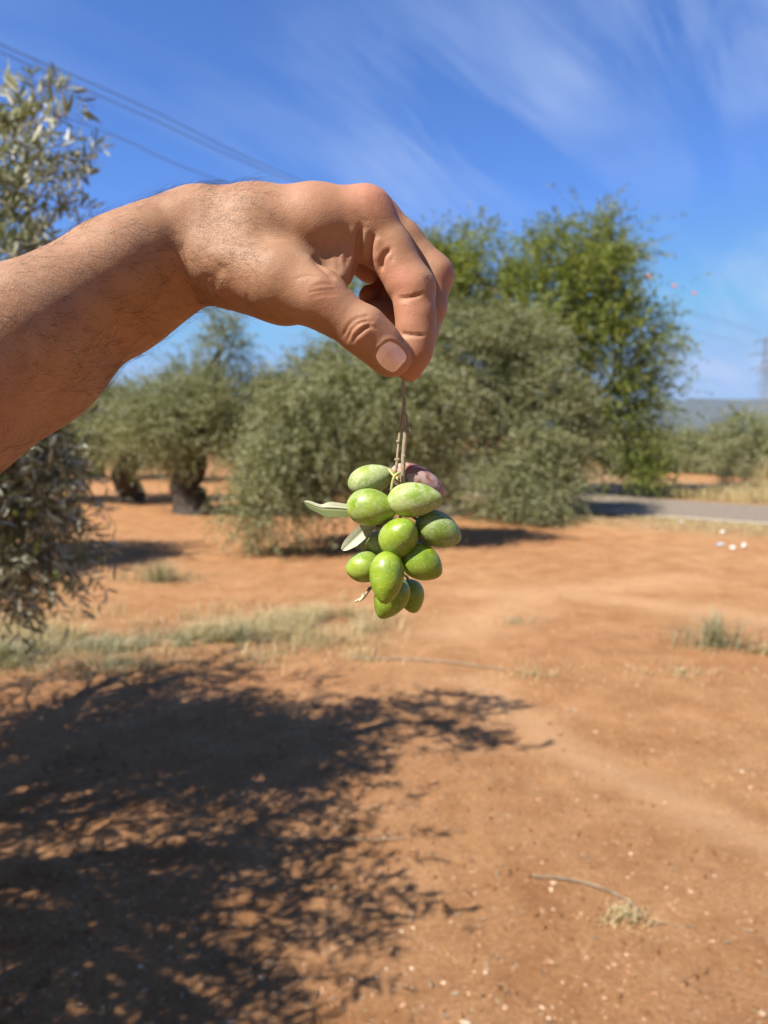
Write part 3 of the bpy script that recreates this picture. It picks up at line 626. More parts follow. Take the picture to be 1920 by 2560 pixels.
col = mixc(t, g.outputs['Backfacing'], ramp(t, nn, [(0.3, (0.42, 0.44, 0.30)), (0.7, (0.52, 0.54, 0.40))]), (0.13, 0.16, 0.06))
L(t, mixc(t, rng_map(t, attr(t, 'rnd'), 0.0, 0.08, 0.5, 0.0), col, (0.50, 0.48, 0.28)), p.inputs['Base Color']); p.inputs['Roughness'].default_value = 0.55
tr2 = N(t, 'ShaderNodeBsdfTranslucent'); tr2.inputs[0].default_value = (0.30, 0.36, 0.10, 1); mx = N(t, 'ShaderNodeMixShader', i_0=0.15)
L(t, p.outputs[0], mx.inputs[1]); L(t, tr2.outputs[0], mx.inputs[2]); L(t, mx.outputs[0], o.inputs[0])
def sprig_leaf(edge_a, edge_b, fold):
    n = 22; A = spline([c3(*q) for q in edge_a], n); Bb = spline([c3(*q) for q in edge_b], n); m_ = 8; rows = []; at_ = []
    for j in range(m_ + 1):
        v = j / m_; off = np.zeros((n, 3)); off[:, 2] = -fold * (1 - abs(2 * v - 1)) * np.sin(np.linspace(0, math.pi, n)) - 0.35 * math.exp(-((v - .5) / .08) ** 2)
        rows.append(A * (1 - v) + Bb * v + off); at_.append(np.minimum(abs(v - .5), np.ones(n)))
    V = np.stack(rows, 1).reshape(-1, 3); i = np.arange(n * (m_ + 1)).reshape(n, m_ + 1)
    return V, np.stack([i[:-1, :-1], i[1:, :-1], i[1:, 1:], i[:-1, 1:]], -1).reshape(-1, 4), np.stack(at_, 1).ravel()
V, Q, at_ = sprig_leaf([(122, 1118, 0), (165, 1110, -1), (260, 1140, -1.5), (330, 1120, -2), (420, 1130, -3), (520, 1145, -4), (640, 1165, -6)],
                       [(122, 1120, 0), (160, 1165, 2), (230, 1205, 3.5), (300, 1240, 4), (400, 1238, 2), (500, 1232, -1), (640, 1175, -5)], 1.0)
Q = Q.reshape(-1, 8, 4); Q[:, :3] = Q[:, :3, ::-1]; Q = Q.reshape(-1, 4)
tag(mesh_obj('leaf', to_world(V) - sorg, Q, M_sleaf, sprig, rnd=at_), 'grey green leaf pointing left from the cluster')
V, Q, at_ = sprig_leaf([(690, 1305, -6), (580, 1300, -4), (520, 1345, -3), (450, 1420, -2), (420, 1480, -1), (428, 1504, -1)],
                       [(700, 1320, -6), (650, 1372, -4), (600, 1420, -2), (540, 1470, -1), (470, 1503, 0), (432, 1507, -1)], 1.2)
tag(mesh_obj('leaf', to_world(V) - sorg, Q, M_sleaf, sprig, rnd=at_), 'pale blunt leaf below the left olive')

# ------------------------------------------------------------------ trees
def unit(v): return v / (np.linalg.norm(v, axis=-1, keepdims=True) + 1e-9)
def leaf_mesh(name, P, D, Ln, Wd, mat, parent, origin, near=False, seed=0):
    r = np.random.default_rng(seed); n = len(P); D = unit(D)
    nn = r.normal(size=(n, 3)); nn[:, 2] = np.abs(nn[:, 2]) + 0.35; S = unit(np.cross(D, nn)); Nn = np.cross(S, D)
    Ln = np.broadcast_to(Ln, (n,))[:, None]; Wd = np.broadcast_to(Wd, (n,))[:, None]
    if near:
        tp = [(0, 0, 0), (.25, .42, .10), (.25, 0, 0), (.25, -.42, .10), (.65, .42, .02), (.65, 0, -.10), (.65, -.42, .02), (1, 0, -.12)]
        q = [(2, 5, 4, 1), (3, 6, 5, 2)]; t3 = [(0, 2, 1), (0, 3, 2), (4, 5, 7), (5, 6, 7)]
    else:
        tp = [(0, 0, 0), (.45, -.5, .12), (1, 0, -.05), (.45, .5, .12)]; q = [(0, 1, 2, 3)]; t3 = []
    V = np.stack([P + D * Ln * a + S * Wd * b + Nn * Wd * c_ for a, b, c_ in tp], 1); m_ = len(tp); off = (np.arange(n) * m_)[:, None, None]
    fs = [(np.array(q)[None] + off).reshape(-1, 4)] + ([(np.array(t3)[None] + off).reshape(-1, 3)] if t3 else [])
    return mesh_obj(name, V.reshape(-1, 3), fs, mat, parent, False, origin, np.repeat(r.random(n), m_))
def grow(r, S, D, ln, nl, droop, spread=0.75):
    """leaves along shoots: S starts, D directions, ln lengths, nl leaves each"""
    n = len(S); ln = np.broadcast_to(ln, (n,)); u = np.tile(np.linspace(0.08, 1, nl), (n, 1)) + r.normal(size=(n, nl)) * 0.02
    P = S[:, None] + D[:, None] * (u * ln[:, None])[..., None]; P[..., 2] -= droop * ln[:, None] * u ** 2
    T = np.repeat(D[:, None], nl, 1).copy(); T[..., 2] -= 2 * droop * u; T = unit(T)
    side = unit(np.cross(T, unit(r.normal(size=(n, nl, 3))))); dirs = unit(T * (1 - 0.55 * spread) + side * spread)
    return P.reshape(-1, 3), dirs.reshape(-1, 3)
def lobe_shoots(r, lobes, total, ncl, csize, up, rnd=0.55):
    w = np.array([l[3] * l[4] + l[4] * l[5] + l[3] * l[5] for l in lobes]); w = w / w.sum(); SS = []; DD = []
    for l, k in zip(lobes, w):
        c_ = np.array(l[:3]); rad = np.array(l[3:6]); nc = max(4, int(ncl * k)); ns = max(6, int(total * k))
        cd = unit(r.normal(size=(nc, 3))); cr = 0.42 + 0.55 * r.random((nc, 1)) ** 0.6; cp = cd * cr
        ci = r.integers(0, nc, ns); p = cp[ci] + r.normal(size=(ns, 3)) * csize / rad.mean()
        SS.append(c_ + p * rad); d = unit(p * rad) + r.normal(size=(ns, 3)) * rnd; d[:, 2] += up; DD.append(unit(d))
    return np.vstack(SS), np.vstack(DD)
def limbs(mb, r, base, top, r0, r1, n=12, wob=0.12, sides=10, flare=0.0):
    pts = [np.array(base, float)]; base, top = np.array(base, float), np.array(top, float)
    for u in (0.25, 0.5, 0.75): pts.append(base + (top - base) * u + r.normal(size=3) * wob * np.array([1, 1, 0.3]))
    pts.append(top); P = spline(pts, n); u = np.linspace(0, 1, n); mb.tube(P, r0 + (r1 - r0) * u + flare * np.exp(-u * 9), sides, 0.09); return P
def tree(name, label, cat, group, base, lobes, n, nl, leaf, mat, seed, trunk_r=0.16, fork=0.8, droop=0.25, up=0.15, shoot=(0.25, 0.5), ncl=60, csize=0.16, lean=(0, 0), bark=None, near=False, rnd=0.55):
    r = np.random.default_rng(seed); base = np.array([base[0], base[1], 0.0]); root = empty(name, base); tag(root, label, cat, group)
    mb = MB(); fk = base + np.array([lean[0], lean[1], fork]); limbs(mb, r, base - [0, 0, .1], fk, trunk_r, trunk_r * 0.75, 14, trunk_r * 0.35, 12, trunk_r * 0.8)
    for l in lobes:
        c_ = np.array(l[:3]); P = limbs(mb, r, fk - (fk - base) * 0.12 * r.random(), c_ + r.normal(size=3) * 0.15, trunk_r * 0.36, trunk_r * 0.08, 12, 0.12, 7)
        for _ in range(5):
            d = unit(r.normal(size=3)); d[2] = abs(d[2]) * 0.6; limbs(mb, r, P[r.integers(5, 11)], c_ + d * np.array(l[3:6]) * 0.85, trunk_r * 0.09, 0.005, 8, 0.06, 5)
    mb.build('trunk', bark or M_bark, root, True, base)
    S, D = lobe_shoots(r, lobes, n, ncl, csize, up, rnd); ln = shoot[0] + (shoot[1] - shoot[0]) * r.random(len(S))
    wis = r.random(len(S)) < 0.07; ln = np.where(wis, ln * 1.75, ln); D[wis, 2] += 0.35; D = unit(D)
    P, Dl = grow(r, S, D, ln, nl, droop); k = P[:, 2] > 0.03; P, Dl = P[k], Dl[k]; sz = 0.75 + 0.5 * r.random(len(P))
    leaf_mesh('crown', P, Dl, leaf[0] * sz, leaf[1] * sz, mat, root, base, near, seed + 1)
    return root
def lobe(px, py, Y_, rx, rz, ry=None):
    c_ = at(px, py, Y_); s_ = Y_ / F; return (c_[0], c_[1], c_[2], rx * s_, (ry or rx) * s_, rz * s_)
OG = 'olive trees of the grove'
b1 = gp(1128, 1288); y = b1[1]
tree('olive_tree', 'broad silvery olive tree in front of the taller green tree, grey trunk by the road', 'olive tree', OG, b1,
     [lobe(1210, 920, y + .3, 165, 130), lobe(1340, 1060, y, 145, 160), lobe(1090, 1000, y + .3, 130, 140), lobe(1375, 1190, y - .6, 90, 100), lobe(1270, 1170, y - .8, 110, 110), lobe(1300, 840, y + .4, 90, 60), lobe(1375, 1080, y - .4, 95, 130), lobe(1300, 1230, y - .9, 120, 65), lobe(1180, 850, y + .2, 90, 60)],
     7600, 24, (0.066, 0.0155), M_olive_leaf, 11, 0.21, 1.1, 0.45, 0.35, (0.3, 0.65), 170, 0.15, (-0.1, 0.1))
b2 = gp(975, 1366); y = b2[1]
tree('olive_tree', 'yellowish olive tree behind the hanging fruit with long weeping branches', 'olive tree', OG, b2,
     [lobe(870, 1000, y + .3, 105, 85), lobe(960, 1040, y + .2, 115, 120), lobe(740, 1090, y - .2, 105, 100), lobe(700, 1270, y - .7, 48, 95), lobe(660, 1180, y - .5, 55, 80), lobe(1010, 1110, y + .3, 75, 80), lobe(820, 1120, y - .1, 95, 70), lobe(1065, 1020, y + .2, 90, 80)],
     5200, 24, (0.062, 0.0145), M_olive_leaf, 23, 0.17, 0.95, 0.75, 0.10, (0.3, 0.6), 130, 0.13, (0.0, 0.1))
b3 = gp(485, 1282); y = b3[1]
tree('olive_tree', 'olive tree with a thick dark stooping trunk and spiky top shoots', 'olive tree', OG, b3,
     [lobe(590, 1010, y - .2, 110, 80), lobe(450, 1050, y + .2, 115, 75), lobe(572, 885, y, 36, 80), lobe(480, 960, y + .2, 60, 60), lobe(650, 1110, y - .6, 60, 60), lobe(530, 1090, y - .4, 80, 55), lobe(400, 1100, y - .2, 70, 50)],
     4200, 24, (0.064, 0.0145), M_olive_leaf, 31, 0.32, 1.2, 0.3, 0.35, (0.25, 0.65), 110, 0.14, (-0.15, 0.1))
b4 = gp(322, 1255); y = b4[1]
tree('olive_tree', 'shady olive tree seen below the forearm, farther left than the thick trunk', 'olive tree', OG, b4,
     [lobe(330, 1050, y, 105, 75), lobe(190, 1060, y + .3, 130, 90), lobe(300, 1110, y - .4, 100, 50), lobe(390, 1000, y + .3, 60, 45), lobe(70, 1080, y, 120, 80)],
     3800, 22, (0.068, 0.0155), M_olive_leaf, 43, 0.26, 1.2, 0.25, 0.2, (0.25, 0.5), 160, 0.18)
b5 = gp(588, 1292); y = b5[1] + 1.0
tree('olive_tree', 'slim olive tree with two thin stems behind the weeping branches', 'olive tree', OG, (b5[0], y, 0),
     [lobe(780, 970, y + .2, 95, 75), lobe(660, 1060, y, 80, 65), lobe(860, 920, y + .4, 80, 60), lobe(790, 1080, y + .2, 100, 75)],
     3400, 22, (0.068, 0.0155), M_olive_leaf, 57, 0.13, 0.9, 0.3, 0.25, (0.25, 0.5), 140, 0.17)
tree('olive_tree', 'olive tree mostly outside the picture, throwing the shadow band under the left trees', 'olive tree', OG, (-5.5, 8.4, 0),
     [(-5.5, 8.4, 1.9, 1.15, 1.0, .6), (-4.7, 8.9, 1.6, .7, .7, .5)], 2600, 22, (0.068, 0.016), M_olive_leaf, 61, 0.2, 1.0, 0.3, 0.2, (0.25, 0.5), 120, 0.17)
y = 18.6; b6 = at(1420, 1000, y)
tree('green_tree', 'tall bright green leafy tree rising behind the olive trees beside the road', 'tree', None, b6,
     [lobe(1210, 690, y + .4, 105, 80), lobe(1160, 630, y + .6, 60, 40), lobe(1440, 690, y, 125, 105), lobe(1490, 610, y, 60, 48), lobe(1390, 630, y + .3, 60, 45), lobe(1350, 820, y + .3, 165, 130), lobe(1560, 840, y - .4, 95, 65), lobe(1620, 850, y - .4, 45, 40), lobe(1510, 960, y, 95, 90), lobe(1550, 1010, y - .2, 70, 70), lobe(1550, 690, y, 60, 50), lobe(1550, 1090, y - .3, 70, 100), lobe(1140, 740, y, 80, 90), lobe(1535, 1195, y - .2, 70, 65), lobe(1040, 740, y + .5, 90, 80), lobe(930, 770, y + .5, 85, 75), lobe(1490, 800, y, 100, 90)],
     6400, 18, (0.088, 0.036), M_green_leaf, 67, 0.22, 1.8, 0.30, 0.35, (0.4, 1.0), 190, 0.22, (0.1, 0.2), rnd=0.5)
for k, (px, py, Y_, rx, rz, lab) in enumerate(((-120, 1060, 22, 150, 110, 'distant olive tree half hidden under the forearm'), (470, 1040, 25, 120, 95, 'distant olive tree seen between the thick trunk and the slim stems'),
        (660, 1030, 23, 130, 100, 'distant olive tree behind the spiky topped tree'), (900, 1040, 24, 140, 100, 'distant olive tree behind the hanging olives'), (1050, 1050, 21, 110, 110, 'distant dark olive tree beside the grey trunk'), (240, 1060, 26, 130, 80, 'distant olive tree behind the shady one'))):
    b = at(px, 1085, Y_); tree('olive_tree', lab, 'olive tree', OG, b, [lobe(px - rx * .3, py, Y_, rx * .8, rz), lobe(px + rx * .45, py + 15, Y_ + .4, rx * .75, rz * .85), lobe(px, py + 70, Y_ - .6, rx * .8, rz * .6)],
         1500, 16, (0.11, 0.025), M_olive_leaf, 100 + k, 0.22, 0.9, 0.3, 0.2, (0.3, 0.6), 60, 0.22)
RG = 'olive trees across the road'
for k, (px, pt, pb, rx, Y_, lab) in enumerate(((1615, 1095, 1185, 70, 30, 'olive tree across the road with a dark forked trunk showing'), (1705, 1095, 1185, 62, 31, 'low olive tree across the road behind the green post'),
        (1790, 1072, 1185, 66, 29, 'olive tree across the road, third from the leafy green tree'), (1880, 1045, 1190, 85, 27, 'taller olive tree across the road by the picture edge'), (2010, 1045, 1190, 90, 27, 'olive tree across the road, last in view'), (1560, 1070, 1170, 60, 36, 'small olive tree across the road behind the leafy green tree'))):
    b = at(px, 1085, Y_); pm = (pt + pb) / 2; rz = (pb - pt) / 2
    tree('olive_tree', lab, 'olive tree', RG, b, [lobe(px - rx * .35, pm, Y_, rx * .75, rz), lobe(px + rx * .4, pm - 6, Y_ + .3, rx * .75, rz * .95), lobe(px, pm + rz * .5, Y_ - .4, rx, rz * .5)],
         1300, 16, (0.12, 0.028), M_olive_leaf, 200 + k, 0.16, 0.6, 0.2, 0.25, (0.3, 0.6), 60, 0.2)

# the near tree at the left, close enough to show single leaves; its crown throws the dappled shade
r = np.random.default_rng(5); bN = np.array([-2.95, 2.35, 0.0]); nroot = empty('near_olive_tree', bN)
tag(nroot, 'near olive tree at the picture edge with silvery leaves and a few green olives', 'olive tree')
mb = MB(); fk = bN + [0.1, 0, 0.9]; limbs(mb, r, bN - [0, 0, .1], fk, 0.2, 0.15, 14, 0.06, 12, 0.15)
NL = [(-2.75, 2.3, 2.0, 1.15, 1.3, 0.75), (-2.75, 1.0, 1.8, 0.75, 0.75, 0.6), (-2.15, 2.95, 1.75, 0.45, 0.7, 0.5), (-1.95, 3.1, 1.15, 0.40, 0.55, 0.38), (-3.0, 3.3, 1.6, 0.9, 0.8, 0.7), (-3.0, 1.4, 1.3, 0.8, 0.8, 0.5), (-2.25, 2.2, 1.95, 0.6, 0.8, 0.5), (-1.95, 1.35, 1.7, 0.55, 0.6, 0.55), (-2.05, 3.3, 1.8, 0.45, 0.6, 0.45), (-2.75, 3.9, 1.7, 0.7, 0.6, 0.55), (-1.65, 2.5, 1.72, 0.45, 0.6, 0.22), (-1.55, 2.75, 2.3, 0.28, 0.4, 0.28), (-1.5, 1.75, 1.65, 0.45, 0.45, 0.3), (-1.6, 1.05, 1.65, 0.32, 0.32, 0.26), (-2.2, 0.2, 1.6, 0.8, 0.7, 0.5), (-1.75, -0.4, 1.55, 0.6, 0.6, 0.45), (-2.6, -0.8, 1.7, 0.8, 0.7, 0.6)]  # unseen lobes beside and behind the camera added to shade soil below the arm
SS, DD = [], []
for l in NL:
    c_ = np.array(l[:3]); P = limbs(mb, r, fk, c_, 0.075, 0.028, 14, 0.12, 8)
    for _ in range(16):
        d = unit(r.normal(size=3)); d[2] *= 0.7; e = c_ + d * np.array(l[3:6]) * (0.65 + .3 * r.random()); Q_ = limbs(mb, r, P[r.integers(6, 13)], e, 0.013, 0.003, 10, 0.07, 5)
        for _ in range(14):
            i = r.integers(3, 10); SS.append(Q_[i] + r.normal(size=3) * 0.05); dd = unit(d * 0.8 + r.normal(size=3) * 0.7); SS[-1] = np.array(SS[-1]); DD.append(dd)
tmb = mb
S, D = np.array(SS), np.array(DD); ln = 0.16 + 0.26 * r.random(len(S)); P1, D1 = grow(r, S, D, ln, 22, 0.3, 0.8)
def c8(x, y, Y_): return at(x * .90 / 2.37, 60 + y / 2.37, Y_)
hero = [((-60, 690), (30, 620), (200, 460), (410, 300)), ((-40, 760), (40, 700), (250, 490), (432, 385)), ((-60, 660), (0, 640), (200, 590), (465, 528)), ((-60, 800), (100, 770), (330, 730), (548, 672)),
        ((-60, 900), (0, 920), (150, 942), (420, 850), (588, 795)), ((-60, 900), (100, 960), (350, 1040), (600, 1100)), ((-60, 860), (120, 900), (340, 930), (555, 925)), ((-60, 1130), (0, 1170), (160, 1180), (318, 1225)),
        ((-60, 1000), (0, 1050), (200, 1100), (500, 1140)), ((-60, 1260), (40, 1270), (150, 1290)), ((-80, 560), (10, 600), (100, 560), (160, 510)), ((60, 700), (180, 690), (330, 640), (440, 560)), ((100, 960), (250, 900), (400, 830), (545, 860)), ((-60, 760), (60, 800), (180, 840), (190, 830)), ((20, 1180), (100, 1230), (150, 1300), (180, 1380)), ((-60, 1300), (0, 1340), (100, 1380), (120, 1420))]
P2, D2 = [], []
for k, h_ in enumerate(hero):
    Y_ = 2.75 + 0.25 * math.sin(k * 2.3); pts = spline([c8(a, b, Y_ + 0.12 * math.sin(k + i)) for i, (a, b) in enumerate(h_)], 24)
    tw = MB(); tw.tube(pts, np.linspace(0.0036, 0.0014, 24), 6); tw.build('branch', M_twigbark, nroot, True, bN)
    seg = np.linalg.norm(pts[1:] - pts[:-1], axis=1).sum(); npair = int(seg / 0.0095)
    for i in range(npair):
        u = 0.06 + 0.94 * i / npair; j = min(int(u * 23), 22); p_ = pts[j] + (pts[j + 1] - pts[j]) * (u * 23 - j); T = unit(pts[j + 1] - pts[j])
        sdir = unit(np.cross(T, [0.15 * math.sin(i), 1, 0.3 * math.cos(i)])); sdir = sdir if i % 2 else -sdir
        if sdir[2] < 0 and r.random() < .5: sdir = -sdir
        if i % 8 == 2:
            sd_ = unit(T * .5 + sdir * .7 + r.normal(size=3) * .4); a_1, a_2 = grow(r, p_[None], sd_[None], np.array([.07 + .05 * r.random()]), 11, .1, .75); P2 += list(a_1); D2 += list(a_2)
        P2.append(p_); D2.append(unit([0, 0, .35] + T * (0.35 + .4 * r.random()) + sdir * (0.8 + .3 * r.random()) + r.normal(size=3) * 0.35))
low = 0
for k in range(420):                     # drooping shoots low at the left
    px, py = -200 + 370 * r.random(), 1020 + 430 * r.random(); Y_ = 2.55 + 0.75 * r.random()
    if px > 150 - max(0, py - 1380) * 0.9 + (py < 1150) * 60: continue
    S_ = at(px, py, Y_); d = unit(np.array([0.75 * r.random() - .05, r.normal() * .5, -0.25 + r.normal() * .35])); l_ = .14 + .14 * r.random()
    pts = np.array([S_ + d * l_ * u + np.array([0, 0, -.35 * l_ * u * u]) for u in np.linspace(0, 1, 8)]); tmb.tube(pts, np.linspace(0.003, 0.001, 8), 5)
    a_1, a_2 = grow(r, S_[None], d[None], np.array([l_]), 20, 0.35, 0.8); P2 += list(a_1); D2 += list(a_2)
tmb.build('trunk', M_bark, nroot, True, bN)
PP = np.vstack([P1, np.array(P2)]); DDl = np.vstack([D1, np.array(D2)]); k = (PP[:, 2] > 0.1) & ~((PP[:, 1] < 1.9) & (PP[:, 1] > 0) & (PP[:, 0] > -0.60 * PP[:, 1])); PP, DDl = PP[k], DDl[k]; sz = 0.75 + 0.5 * r.random(len(PP))
leaf_mesh('crown', PP, DDl, 0.056 * sz, 0.0108 * sz, M_olive_leaf_dark, nroot, bN, True, 9)
print('near leaves', len(PP))
M_gol = flat_mat('unripe_olive', (0.26, 0.36, 0.09), 0.4, 0, 0.15, 60)
for px, py in ((38, 1282), (74, 1284), (92, 1362), (88, 1378), (140, 1436), (12, 1195)):
    V, Q = olive_mesh(0.0125, 0.0095, 3); c_ = at(px, py, 2.55)
    o_ = mesh_obj('olive', V @ np.array([[0, 0, -1], [0, 1, 0], [1, 0, 0]]) + (c_ - bN), Q, M_gol, nroot)

# ------------------------------------------------------------------ grass, stones and litter
def blades(name, P, hgt, wid, lean, mat, seed, parent=None, origin=None):
    r = np.random.default_rng(seed); n = len(P); az = r.random(n) * 2 * np.pi; d = np.stack([np.cos(az), np.sin(az), np.zeros(n)], 1); s_ = np.stack([-np.sin(az), np.cos(az), np.zeros(n)], 1)
    h_ = np.broadcast_to(hgt, (n,))[:, None]; w_ = np.broadcast_to(wid, (n,))[:, None]; l_ = (np.abs(r.normal(size=(n, 1))) * lean + 0.1) * h_
    up = np.array([0, 0, 1.0]); m1 = P + d * l_ * 0.35 + up * h_ * 0.6; tip = P + d * l_ * 1.2 + up * h_ * (1 - 0.25 * np.clip(l_ / h_, 0, 1.5))
    V = np.stack([P - s_ * w_, P + s_ * w_, m1 + s_ * w_ * .8, m1 - s_ * w_ * .8, tip], 1); o = (np.arange(n) * 5)[:, None]
    return mesh_obj(name, V.reshape(-1, 3), [o + np.array([[0, 1, 2, 3]]), o + np.array([[3, 2, 4]])], mat, parent, False, origin, np.repeat(r.random(n), 5))
def on_ground(x, y): return np.stack([x, y, gz(x, y) - 0.004], 1)
r = np.random.default_rng(21)
def pix_scatter(n, xs, ys):               # spread over the strip of ground between picture rows
    px = xs[0] + (xs[1] - xs[0]) * r.random(n); v = r.random(n); d0, d1 = gp(960, ys[0])[1], gp(960, ys[1])[1]; d = d1 + (d0 - d1) * v
    return (px - 960) / F * d, d
def thin(x, y, sc, th, seed=0):
    k = vnoise(x * sc + seed, y * sc + 3.3) > th; return x[k], y[k]
def band(n, pts, wid, seed):               # grass thinning out either side of a wavering line
    L_ = spline(np.array([gp(*q)[:2] for q in pts]), 60); i = r.integers(0, 59, n); f = r.random(n)[:, None]; p_ = L_[i] * (1 - f) + L_[i + 1] * f
    p_ = p_ + r.normal(size=(n, 2)) * np.array([wid * .8, wid]) * (0.4 + r.random((n, 1))); k = vnoise(p_[:, 0] * 2.6 + seed, p_[:, 1] * 3.2 + seed) + .35 * vnoise(p_[:, 0] * 11, p_[:, 1] * 11 + seed) > .50 + .2 * r.random(n)
    return p_[k, 0], p_[k, 1]
x, y = band(28000, ((-300, 1600), (60, 1600), (300, 1580), (560, 1585), (760, 1575), (860, 1540)), 0.33, 3.0)
tag(blades('dry_grass', on_ground(x, y), 0.03 + 0.13 * r.random(len(x)) ** 1.6, 0.0022, 1.2, M_straw, 1), 'strip of dry straw coloured grass beyond the tree shade', kind='stuff')
x, y = band(20000, ((-300, 1650), (80, 1640), (300, 1640), (520, 1612), (700, 1600)), 0.20, 8.0)
tag(blades('green_grass', on_ground(x, y), 0.02 + 0.09 * r.random(len(x)) ** 1.5, 0.0026, 1.0, M_weed, 2), 'low green grass along the edge of the tree shade', kind='stuff')
x, y = pix_scatter(2600, (100, 1000), (1340, 1560)); x, y = thin(x, y, 0.9, 0.55, 4)
tag(blades('sparse_grass', on_ground(x, y), 0.03 + 0.07 * r.random(len(x)), 0.003, 1.0, M_weed, 3), 'thin dry weeds scattered over the soil between the trees', kind='stuff')
def along_road(n, lo, hi, s0, s1):
    i = s0 + (s1 - s0) * r.random(n); j = i.astype(int); P_ = RN[j] + (RN[np.minimum(j + 1, len(RN) - 1)] - RN[j]) * (i - j)[:, None]; return (P_ + nr[j] * (lo + (hi - lo) * r.random(n))[:, None]).T
x, y = along_road(16000, RWID + 0.35, RWID + 6.5, 6, 84); x, y = thin(x, y, 0.8, 0.30, 2)
tag(blades('straw_verge', on_ground(x, y), 0.12 + 0.30 * r.random(len(x)), 0.007, 0.6, M_straw, 4), 'pale dry grass on the far side of the road', kind='stuff')
x, y = along_road(9000, -2.2, -0.25, 14, 84); x, y = thin(x, y, 1.5, 0.35, 6)
tag(blades('verge_grass', on_ground(x, y), 0.04 + 0.09 * r.random(len(x)), 0.004, 0.9, M_straw, 5), 'short withered grass on the near side of the road', kind='stuff')
for px, py, wd, n, hh, mt, lab in ((1790, 1618, .26, 230, .34, M_weed, 'grey green weed tuft on bare soil at the far side of the wheel track'), (1905, 1640, .10, 120, .10, M_straw, 'small straw tuft beside the larger grey green weed'),
        (400, 1452, .40, 360, .28, M_weed, 'feathery green weed patch in front of the dark tree shadow'), (600, 1600, .24, 300, .16, M_weed, 'dense dark green tuft at the end of the dry grass strip'), (1560, 2290, .10, 170, .04, M_straw, 'dry flattened weed by the curved stick'),
        (15, 1660, .3, 500, .2, M_weed, 'bright green grass clump at the picture edge'), (905, 1645, .28, 130, .10, M_straw, 'thin straw tuft beside the end of the long dry stem'), (1330, 1690, .4, 200, .06, M_straw, 'low scattered straw patch beyond the tree shade'), (1290, 1560, .2, 90, .08, M_weed, 'faint weed tuft below the hanging olives, on the open track'), (1700, 1690, .4, 220, .06, M_straw, 'low straw patch under the grey green weed tuft')):
    b = gp(px, py); th = r.random(n) * 2 * np.pi; rr_ = wd * np.minimum(np.abs(r.normal(size=n)) * .6, 1.0 + .2 * r.random(n)); x, y = b[0] + rr_ * np.cos(th) * 1.3, b[1] + rr_ * np.sin(th) * .8; hh = hh * np.exp(-(rr_ / wd) ** 2 * .6)
    tag(blades('grass_tuft', on_ground(x, y), hh * (0.4 + 0.7 * r.random(n)), 0.0028, 0.75, mt, int(px), None, (b[0], b[1], 0)), *((lab, None, None, 'stuff') if px in (905, 1330, 1290, 1700) else (lab, 'grass tuft', 'weeds on the bare soil')))
for px, py, hh, lab in ((1815, 1228, .95, 'tall dry weed standing across the road, nearest the green post'), (1860, 1230, .8, 'shorter tall dry weed across the road, between two others'), (1905, 1226, 1.1, 'tallest dry weed across the road at the picture edge')):
    b = gp(px, py); n = 90; x, y = b[0] + r.normal(size=n) * .12, b[1] + r.normal(size=n) * .12
    tag(blades('tall_weed', on_ground(x, y), hh * (.5 + .6 * r.random(n)), 0.005, 0.25, M_straw, int(px), None, (b[0], b[1], 0)), lab, 'weed', 'tall dry weeds')

M_stone = flat_mat('stone', (0.46, 0.33, 0.22), 0.9, 0, 0.25, 40)
def rocks(P, sz, seed):
    r = np.random.default_rng(seed); n = len(P)
    base_ = np.array([(1, 0, 0), (-1, 0, 0), (0, 1, 0), (0, -1, 0), (0, 0, .8), (0, 0, -.8), (.62, .62, .4), (-.62, .62, .4), (-.62, -.62, .4), (.62, -.62, .4)], float)
    f = np.array([(0, 6, 4), (6, 2, 4), (2, 7, 4), (7, 1, 4), (1, 8, 4), (8, 3, 4), (3, 9, 4), (9, 0, 4), (0, 2, 6), (2, 1, 7), (1, 3, 8), (3, 0, 9), (2, 0, 5), (1, 2, 5), (3, 1, 5), (0, 3, 5)])
    a = r.random(n) * 6.28; sc = np.stack([.7 + .6 * r.random(n), .6 + .4 * r.random(n), .4 + .35 * r.random(n)], 1)
    B_ = base_[None] * (1 + .18 * r.normal(size=(n, 10, 1))) * sc[:, None]; ca, sa = np.cos(a)[:, None], np.sin(a)[:, None]
    B_ = np.stack([B_[..., 0] * ca - B_[..., 1] * sa, B_[..., 0] * sa + B_[..., 1] * ca, B_[..., 2]], -1)
    V = P[:, None] + B_ * np.asarray(sz).reshape(-1, 1, 1); return V.reshape(-1, 3), (f[None] + (np.arange(n) * 10)[:, None, None]).reshape(-1, 3), np.repeat(r.random(n), 10)
m, t, p, o = new_mat('gravel'); M_grav = m
L(t, ramp(t, attr(t, 'rnd'), [(0.0, (0.20, 0.085, 0.04)), (0.5, (0.37, 0.19, 0.095)), (0.8, (0.47, 0.29, 0.17)), (1.0, (0.58, 0.43, 0.29))]), p.inputs['Base Color']); p.inputs['Roughness'].default_value = 0.9
n = 26000; y = 1.2 + 8.5 * r.random(n) ** 1.4; x = (r.random(n) - .5) * 1.5 * (y + 0.6); sz = 0.0030 + 0.0095 * r.random(n) ** 7 * (0.6 + 0.1 * y)
V, f_, rn_ = rocks(np.stack([x, y, gz(x, y)], 1), sz, 3)
tag(mesh_obj('gravel', V, f_, M_grav, None, False, None, rn_), 'small pale and reddish stones strewn over the soil', kind='stuff')
n = 9000; y = 1.2 + 7 * r.random(n) ** 1.3; x = (r.random(n) - .52) * 1.5 * (y + 0.4); k = vnoise(x * 1.7 + 9, y * 1.9) > .3 + .35 * r.random(n); x, y = x[k], y[k]; sz = 0.004 + 0.013 * r.random(len(x)) ** 3
V, f_, rn_ = rocks(np.stack([x, y, gz(x, y)], 1), sz, 8)
